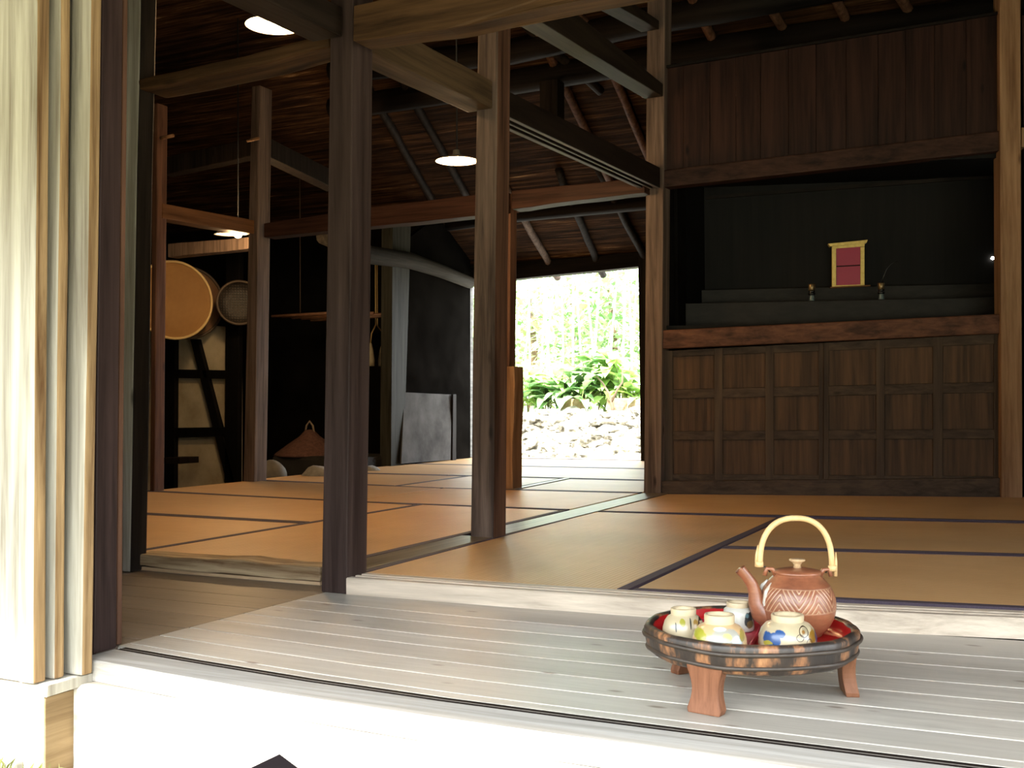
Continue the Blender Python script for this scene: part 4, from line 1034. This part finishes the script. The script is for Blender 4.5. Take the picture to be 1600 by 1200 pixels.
tube([Vector((-.105, 0, .1205)), Vector((-.1062, 0, .1222)), Vector((-.105, 0, .1205)), Vector((-.098, 0, .112))], [.0105, .0088, .0080, .0065], 20, bm=bm)
e = build('spout', bm, M_pot, tp, True, world=False)
for i, pts in enumerate(([(-.060, .012, .050), (-.064, .015, .070), (-.060, .016, .088), (-.052, .010, .098)], [(-.060, -.014, .040), (-.064, -.018, .062), (-.061, -.018, .082), (-.050, -.014, .096)], [(.050, -.012, .092), (.056, -.010, .082), (.060, -.008, .074)])):
    build('ash_streak', tube([Vector(p) for p in pts], [.003, .0045, .0045, .003][:len(pts)], 8), M_ash, tp, True, world=False)
hl, hr_ = Vector((-.070, 0, sh+.021)), Vector((.0655, 0, sh+.010))
apex = (ZC-.2105)-ZF
hp = []
for k in range(33):
    a = math.pi*(1-k/32); ca, sa = math.cos(a), math.sin(a)
    x = -.0025+.066*(abs(ca)**.86)*(1 if ca > 0 else -1); z = (sh+.015)+(apex-sh-.015-.005)*(abs(sa)**.80)
    hp.append(Vector((x, 0, z)))
hp[0] = Vector((-.0690, 0, sh+.012)); hp[-1] = Vector((.0640, 0, sh+.004))
hd = build('cane_handle', tube(hp, .0054, 14), M_cane, tp, True, world=False)
for sx_, zz, ex in ((-1, sh+.018, -.070), (1, sh+.010, .0645)):
    build('binding', tube([Vector((ex, 0, zz-.006)), Vector((ex, 0, zz+.004))], .0078, 14), M_cane, hd, True, world=False)
build('cane_tail', tube([Vector((.0705, .0, sh-.006)), Vector((.071, .0, sh+.020)), Vector((.0715, 0, sh+.038))], [.0032, .0030, .0008], 8), M_cane, hd, True, world=False)
build('cane_tail', tube([Vector((-.0755, .0, sh+.012)), Vector((-.0745, .0, sh+.035)), Vector((-.072, 0, sh+.052))], [.0030, .0026, .0008], 8), M_cane, hd, True, world=False)
for sx_, x0, z0 in ((-1, -.046, sh-.004), (1, .048, sh-.006)):
    lug = [Vector((x0+sx_*.012*math.cos(a)*1, 0, z0+.008*math.sin(a)+.004)) for a in [math.pi*k/10-.3 for k in range(12)]] if False else [Vector((x0-.006*sx_, 0, z0)), Vector((x0, 0, z0+.012)), Vector((x0+.010*sx_, 0, z0+.013)), Vector((x0+.014*sx_, 0, z0))]
    build('lug', tube(lug, .0042, 10), M_pot, tp, True, world=False)
    e = Vector((-.069, 0, sh+.012)) if sx_ < 0 else Vector((.0645, 0, sh+.004))
    build('wire_loop', tube([Vector((x0+.004*sx_, 0, z0+.006)), (Vector((x0, 0, z0+.016))+e)/2, e], .0014, 6), M_wire, tp, True, world=False)

# ================================================================ DARK OBJECT AT THE BOTTOM EDGE
zk = PY((437, 1177), 1.42).z
A = PZ((437, 1177), zk); Bq = PZ((311, 1237), zk); Dq = PZ((530, 1246), zk); Cq = Bq+Dq-A
tag(build('step_box', quadbox([Vector((p.x, p.y, 0)) for p in (A, Bq, Cq, Dq)], (0, 0, zk)), plain('black_paint', (.004, .003, .004), .9, spec=.05), bevel=.003), 'black box corner poking up at the bottom edge before the white base beam', 'box')
# grass tufts at the foot of the left beam
bm = bmesh.new(); R = random.Random(4)
for i in range(900):
    x = R.uniform(-2.6, EX+.16); y = R.uniform(EY-.28, EY-.02); hgt = R.uniform(.012, .035); a = R.uniform(0, 6.28); w = .003
    p = Vector((x, y, .058)); s = Vector((math.cos(a), math.sin(a), 0))*w; l_ = Vector((R.uniform(-1, 1), R.uniform(-1, 1), 0))*hgt*.5
    v = [bm.verts.new(q) for q in (p-s, p+s, p+l_*.4+s*.6+Vector((0, 0, hgt*.7)), p+l_+Vector((0, 0, hgt)))]
    bm.faces.new(v)
g = build('grass', bm, plain('grass_blades', (.10, .12, .025), .7, nscale=20, c2=(.20, .21, .06))); tag(g, 'short yellow-green grass at the foot of the left base beam', 'grass', kind='stuff')

# ================================================================ GARDEN BEHIND
from mathutils import noise as mn
M_rub = plain('rubble_limestone', (.045, .04, .028), .95, nscale=9, c2=(.42, .39, .32), bump=1, spec=.1)  # dark noise patches stand in for shadows in the crevices
YW = 11.2; ZW = .64
bm = bmesh.new(); R = random.Random(11)
xa, xb = PY((690, 680), YW).x, PY((1040, 680), YW).x
n = 0
for row in range(9):
    z = .02+row*.075; x = xa
    while x < xb:
        r = R.uniform(.07, .15); off = Vector((R.random()*50, R.random()*50, R.random()*50))
        t = bmesh.ops.create_icosphere(bm, subdivisions=3, radius=1)
        c = Vector((x+r, YW+.05+row*.05+R.uniform(-.05, .05), z+R.uniform(-.02, .03)))
        sc = Vector((r*R.uniform(.9, 1.5), r*R.uniform(.8, 1.1), r*R.uniform(.55, .85)))
        for v in t['verts']:
            q = v.co.copy(); k = 1+.42*mn.noise(q*1.5+off)+.2*mn.noise(q*4+off)+.08*mn.noise(q*9+off)
            v.co = c+Vector((q.x*sc.x, q.y*sc.y, q.z*sc.z))*k
        x += r*1.45
tag(build('stone_wall', bm, M_rub, smooth=False), 'low rough limestone rubble wall outside the garden doorway', 'stone wall')
tag(build('planting_bed', box((xa-3, YW+.62, 0), (xb+3, YW+9, ZW-.06)), plain('garden_soil', (.20, .15, .10), .95, nscale=10, c2=(.42, .36, .26), bump=.5)), 'raised soil bed on top of the rubble wall', 'soil bed')
struct('ground_back', box((-12, 8.8, 0), (4, YW, .012)), plain('pale_gravel', (.46, .43, .36), .95, nscale=30, c2=(.66, .63, .55), bump=.4))
M_block = plain('tan_block', (.24, .16, .08), .9, nscale=25, c2=(.36, .26, .14), bump=.3)
for (a, b, t_, bt, lab) in ((875, 911, 623, 640, 'tan block among the leafy plants, leftmost of the three'), (948, 982, 622, 633, 'tan block right of the bare twigs'), (983, 1002, 624, 633, 'tan block beside the right door jamb')):
    yy_ = YW+.60
    q = [PY((a, bt), yy_), PY((b, bt), yy_), PY((b, t_), yy_), PY((a, t_), yy_)]
    for v in q[:2]: v.z = min(v.z, ZW-.06)
    tag(build('garden_block', quadbox(q, (0, .18, 0)), M_block, bevel=.008), lab, 'block')
def leafmat(name, c1, c2, tr=.35):
    m, nt, b = newmat(name); co = coords(nt); n = noise(nt, co, (3, 3, 3), 3); r = ramp(nt, [(.3, c1), (.7, c2)]); nt.links.new(n, r.inputs[0])
    nt.links.new(r.outputs[0], b.inputs['Base Color']); b.inputs['Roughness'].default_value = .45
    tl_ = N(nt, 'ShaderNodeBsdfTranslucent'); nt.links.new(r.outputs[0], tl_.inputs[0]); mx = N(nt, 'ShaderNodeMixShader'); mx.inputs[0].default_value = tr
    nt.links.new(b.outputs[0], mx.inputs[1]); nt.links.new(tl_.outputs[0], mx.inputs[2]); nt.links.new(mx.outputs[0], nt.nodes['Material Output'].inputs[0]); return m
M_leaf = leafmat('ginger_leaf', (.28, .48, .10), (.56, .72, .28)); M_leaf2 = leafmat('pale_leaf', (.30, .44, .18), (.58, .68, .40)); M_leaf3 = leafmat('mid_leaf', (.13, .28, .10), (.36, .52, .24))
M_stem = plain('stem', (.20, .26, .08), .6); M_twig = plain('bare_twig', (.13, .085, .05), .8); M_culm = plain('bamboo_culm', (.60, .60, .38), .5, nscale=4, c2=(.75, .74, .55))
def leaf(bm, base, d, L, W, droop, roll=0):
    d = d.normalized(); side = d.cross(Vector((0, 0, 1)));
    if side.length < .05: side = Vector((1, 0, 0))
    side.normalize(); n = 7; prev = None; p = Vector(base); dd = d.copy()
    for i in range(n+1):
        t = i/n; w = W*math.sin(math.pi*(t**.85))**.8 if 0 < t < 1 else .002
        up = side.cross(dd).normalized()
        a, m_, b = bm.verts.new(p-side*w+up*w*.25), bm.verts.new(p), bm.verts.new(p+side*w+up*w*.25)
        if prev:
            bm.faces.new((prev[0], prev[1], m_, a)); bm.faces.new((prev[1], prev[2], b, m_))
        prev = (a, m_, b); p = p+dd*(L/n); dd = (dd+Vector((0, 0, -droop/n))).normalized()
R = random.Random(21)
pl_px = [737, 812, 832, 850, 868, 884, 900, 916, 932, 950, 968, 984, 998]
names_ = ['leafy plant glimpsed left of the sill post', 'leafy plant nearest the sill post in the garden', 'second leafy plant from the sill post', 'third leafy plant from the sill post', 'fourth leafy plant from the sill post', 'leafy plant left of the leftmost tan block', 'leafy plant behind the leftmost tan block', 'leafy plant right of the leftmost tan block',
          'leafy plant just left of the bare twigs', 'leafy plant behind the bare twigs', 'broad leafy plant right of the bare twigs', 'leafy plant above the right tan blocks', 'leafy plant against the right door jamb']
for px, lab in zip(pl_px, names_):
    c = PY((px, 632), YW+.85+R.uniform(-.12, .35)); c.z = ZW-.06
    root = empty('ginger_plant', c, lab, 'plant', 'leafy plants on the bed'); bs = bmesh.new(); bl = bmesh.new()
    for s_ in range(R.randint(4, 6)):
        a = R.uniform(0, 6.28); hgt = R.uniform(.34, .78); ln = Vector((math.cos(a)*.18, math.sin(a)*.18, hgt)); b0_ = Vector((R.uniform(-.1, .1), R.uniform(-.1, .1), 0))
        pts = [b0_, b0_+ln*.5+Vector((0, 0, .03)), b0_+ln]; tube(pts, [.009, .008, .004], 6, bm=bs)
        for k in range(R.randint(5, 8)):
            t = R.uniform(.35, 1.0); q = b0_+ln*t; aa = a+R.uniform(-2.4, 2.4)
            leaf(bl, q, Vector((math.cos(aa), math.sin(aa), R.uniform(.15, 1.0))), R.uniform(.28, .46), R.uniform(.048, .080), R.uniform(.8, 1.9))
    build('stems', bs, M_stem, root, True, world=False); build('leaves', bl, M_leaf if R.random() < .7 else M_leaf3, root, True, world=False)
# bare twig shrub
c = PY((957, 640), YW+.42); c.z = ZW-.06; root = empty('bare_shrub', c, 'small bare branching shrub among the leafy plants', 'shrub')
bm = bmesh.new(); tube([Vector((0, 0, 0)), Vector((.0, 0, .14)), Vector((-.03, 0, .28)), Vector((-.12, 0, .42)), Vector((-.20, 0, .50))], [.02, .017, .014, .010, .006], 7, bm=bm)
tube([Vector((-.01, 0, .2)), Vector((.06, 0, .34)), Vector((.12, 0, .42)), Vector((.12, 0, .56)), Vector((.06, 0, .62))], [.014, .012, .010, .008, .005], 7, bm=bm)
build('branches', bm, M_twig, root, True, world=False)
# trees and bamboo beyond
def foliage(c, rx, ry, rz_, n, L, W, mt, parent, seed):
    R = random.Random(seed); bm = bmesh.new()
    for i in range(n):
        v = Vector((R.gauss(0, 1), R.gauss(0, 1), R.gauss(0, 1))).normalized()*(R.random()**.4)
        p = Vector((v.x*rx, v.y*ry, v.z*rz_))+Vector(c)
        d = Vector((R.uniform(-1, 1), R.uniform(-1, 1), R.uniform(-.8, .6))).normalized(); s = d.cross(Vector((R.uniform(-1, 1), R.uniform(-1, 1), 1))).normalized(); l_ = L*R.uniform(.6, 1.3); w = W*R.uniform(.6, 1.2)
        bm.faces.new([bm.verts.new(q) for q in (p, p+d*l_*.4+s*w, p+d*l_, p+d*l_*.4-s*w)])
    return build('foliage', bm, mt, parent, world=False)
tl5 = [(735, 15.5, 2.2, 'pale green tree showing left of the sill post'), (830, 14.6, 2.0, 'pale bushy tree behind the left garden plants'), (890, 16.5, 2.6, 'tall hazy tree in the middle of the garden doorway'), (955, 15.2, 2.2, 'pale tree behind the bare shrub'), (1020, 16.0, 2.4, 'pale tree at the right side of the garden doorway')]
for i, (px, y, hh, lab) in enumerate(tl5):
    c = PY((px, 620), y); c.z = ZW-.1; root = empty('garden_tree', c, lab, 'tree')
    bm = bmesh.new(); tube([Vector((0, 0, 0)), Vector((.06, 0, hh*.5)), Vector((-.05, 0, hh))], [.07, .05, .02], 8, bm=bm); build('trunk', bm, M_twig, root, True, world=False)
    foliage((0, 0, hh*.62), 1.15, .9, hh*.62, 1000, .20, .05, (M_leaf3, M_leaf2, M_leaf3)[i % 3], root, i+3)
R = random.Random(5)
for i in range(14):
    px = 812+i*14+R.uniform(-5, 5); y = R.uniform(13.2, 14.2); c = PY((px, 620), y); c.z = ZW-.1
    root = empty('bamboo_stem', c, 'thin pale bamboo stem behind the leafy plants', 'bamboo', 'bamboo stems behind the plants')
    ln = Vector((R.uniform(-.25, .25), R.uniform(-.1, .1), R.uniform(2.2, 3.2)))
    build('culm', tube([Vector(), ln*.5+Vector((R.uniform(-.05, .05), 0, 0)), ln], [.016, .013, .006], 7), M_culm, root, True, world=False)
    bl = bmesh.new()
    for k in range(26):
        t = R.uniform(.2, 1); leaf(bl, ln*t, Vector((R.uniform(-1, 1), R.uniform(-1, 1), R.uniform(-.2, .6))), R.uniform(.15, .28), .014, 1.2)
    build('leaves', bl, M_leaf2, root, True, world=False)

# ================================================================ CAMERA, LIGHT
cam = bpy.data.cameras.new('camera'); co_ = bpy.data.objects.new('camera', cam); COL.objects.link(co_)
cam.sensor_fit = 'HORIZONTAL'; cam.sensor_width = 36; cam.lens = F/1600*36; cam.clip_start = .02; cam.clip_end = 200
m4 = Matrix.Identity(4)
for i in range(3):
    m4[i][0] = M[0][i]; m4[i][1] = M[1][i]; m4[i][2] = -M[2][i]; m4[i][3] = C0[i]
co_.matrix_world = m4; S.camera = co_
w = bpy.data.worlds.new('sky'); S.world = w; w.use_nodes = True
nt = w.node_tree; bg = nt.nodes['Background']; bg.inputs[1].default_value = 2.5
tc = N(nt, 'ShaderNodeTexCoord'); sp = N(nt, 'ShaderNodeSeparateXYZ'); nt.links.new(tc.outputs['Generated'], sp.inputs[0])
tn = N(nt, 'ShaderNodeTexNoise'); tn.inputs['Scale'].default_value = 6; tn.inputs['Detail'].default_value = 6; nt.links.new(tc.outputs['Generated'], tn.inputs['Vector'])
el_ = math_(nt, 'ADD', sp.outputs[2], math_(nt, 'MULTIPLY', math_(nt, 'SUBTRACT', tn.outputs['Fac'], .5), .25))
sk = ramp(nt, [(.12, (.082, .082, .066)), (.27, (.88, .95, 1.0))]); nt.links.new(el_, sk.inputs[0])   # garden trees round the house stand against a bright hazy sky
fr_k = ramp(nt, [(.45, (1, 1, 1)), (.55, (0, 0, 0))]); nt.links.new(math_(nt, 'ADD', math_(nt, 'MULTIPLY', sp.outputs[1], .5), .5), fr_k.inputs[0])
nt.links.new(mixc(nt, fr_k.outputs[0], (.88, .95, 1.0), sk.outputs[0]), bg.inputs[0])
sun = bpy.data.lights.new('sun', 'SUN'); sun.energy = 5; sun.color = (1, .95, .86); sun.angle = math.radians(4)
so = bpy.data.objects.new('sun', sun); COL.objects.link(so)
el, az = math.radians(49), math.radians(-94)     # from the front, slightly right
d = Vector((math.cos(el)*math.cos(az), math.cos(el)*math.sin(az), math.sin(el)))
so.rotation_euler = d.to_track_quat('Z', 'Y').to_euler(); so.location = d*20
S.view_settings.view_transform = 'Standard'; S.view_settings.look = 'None'; S.view_settings.gamma = 1; S.view_settings.use_curve_mapping = False
S.view_settings.exposure = 2.3
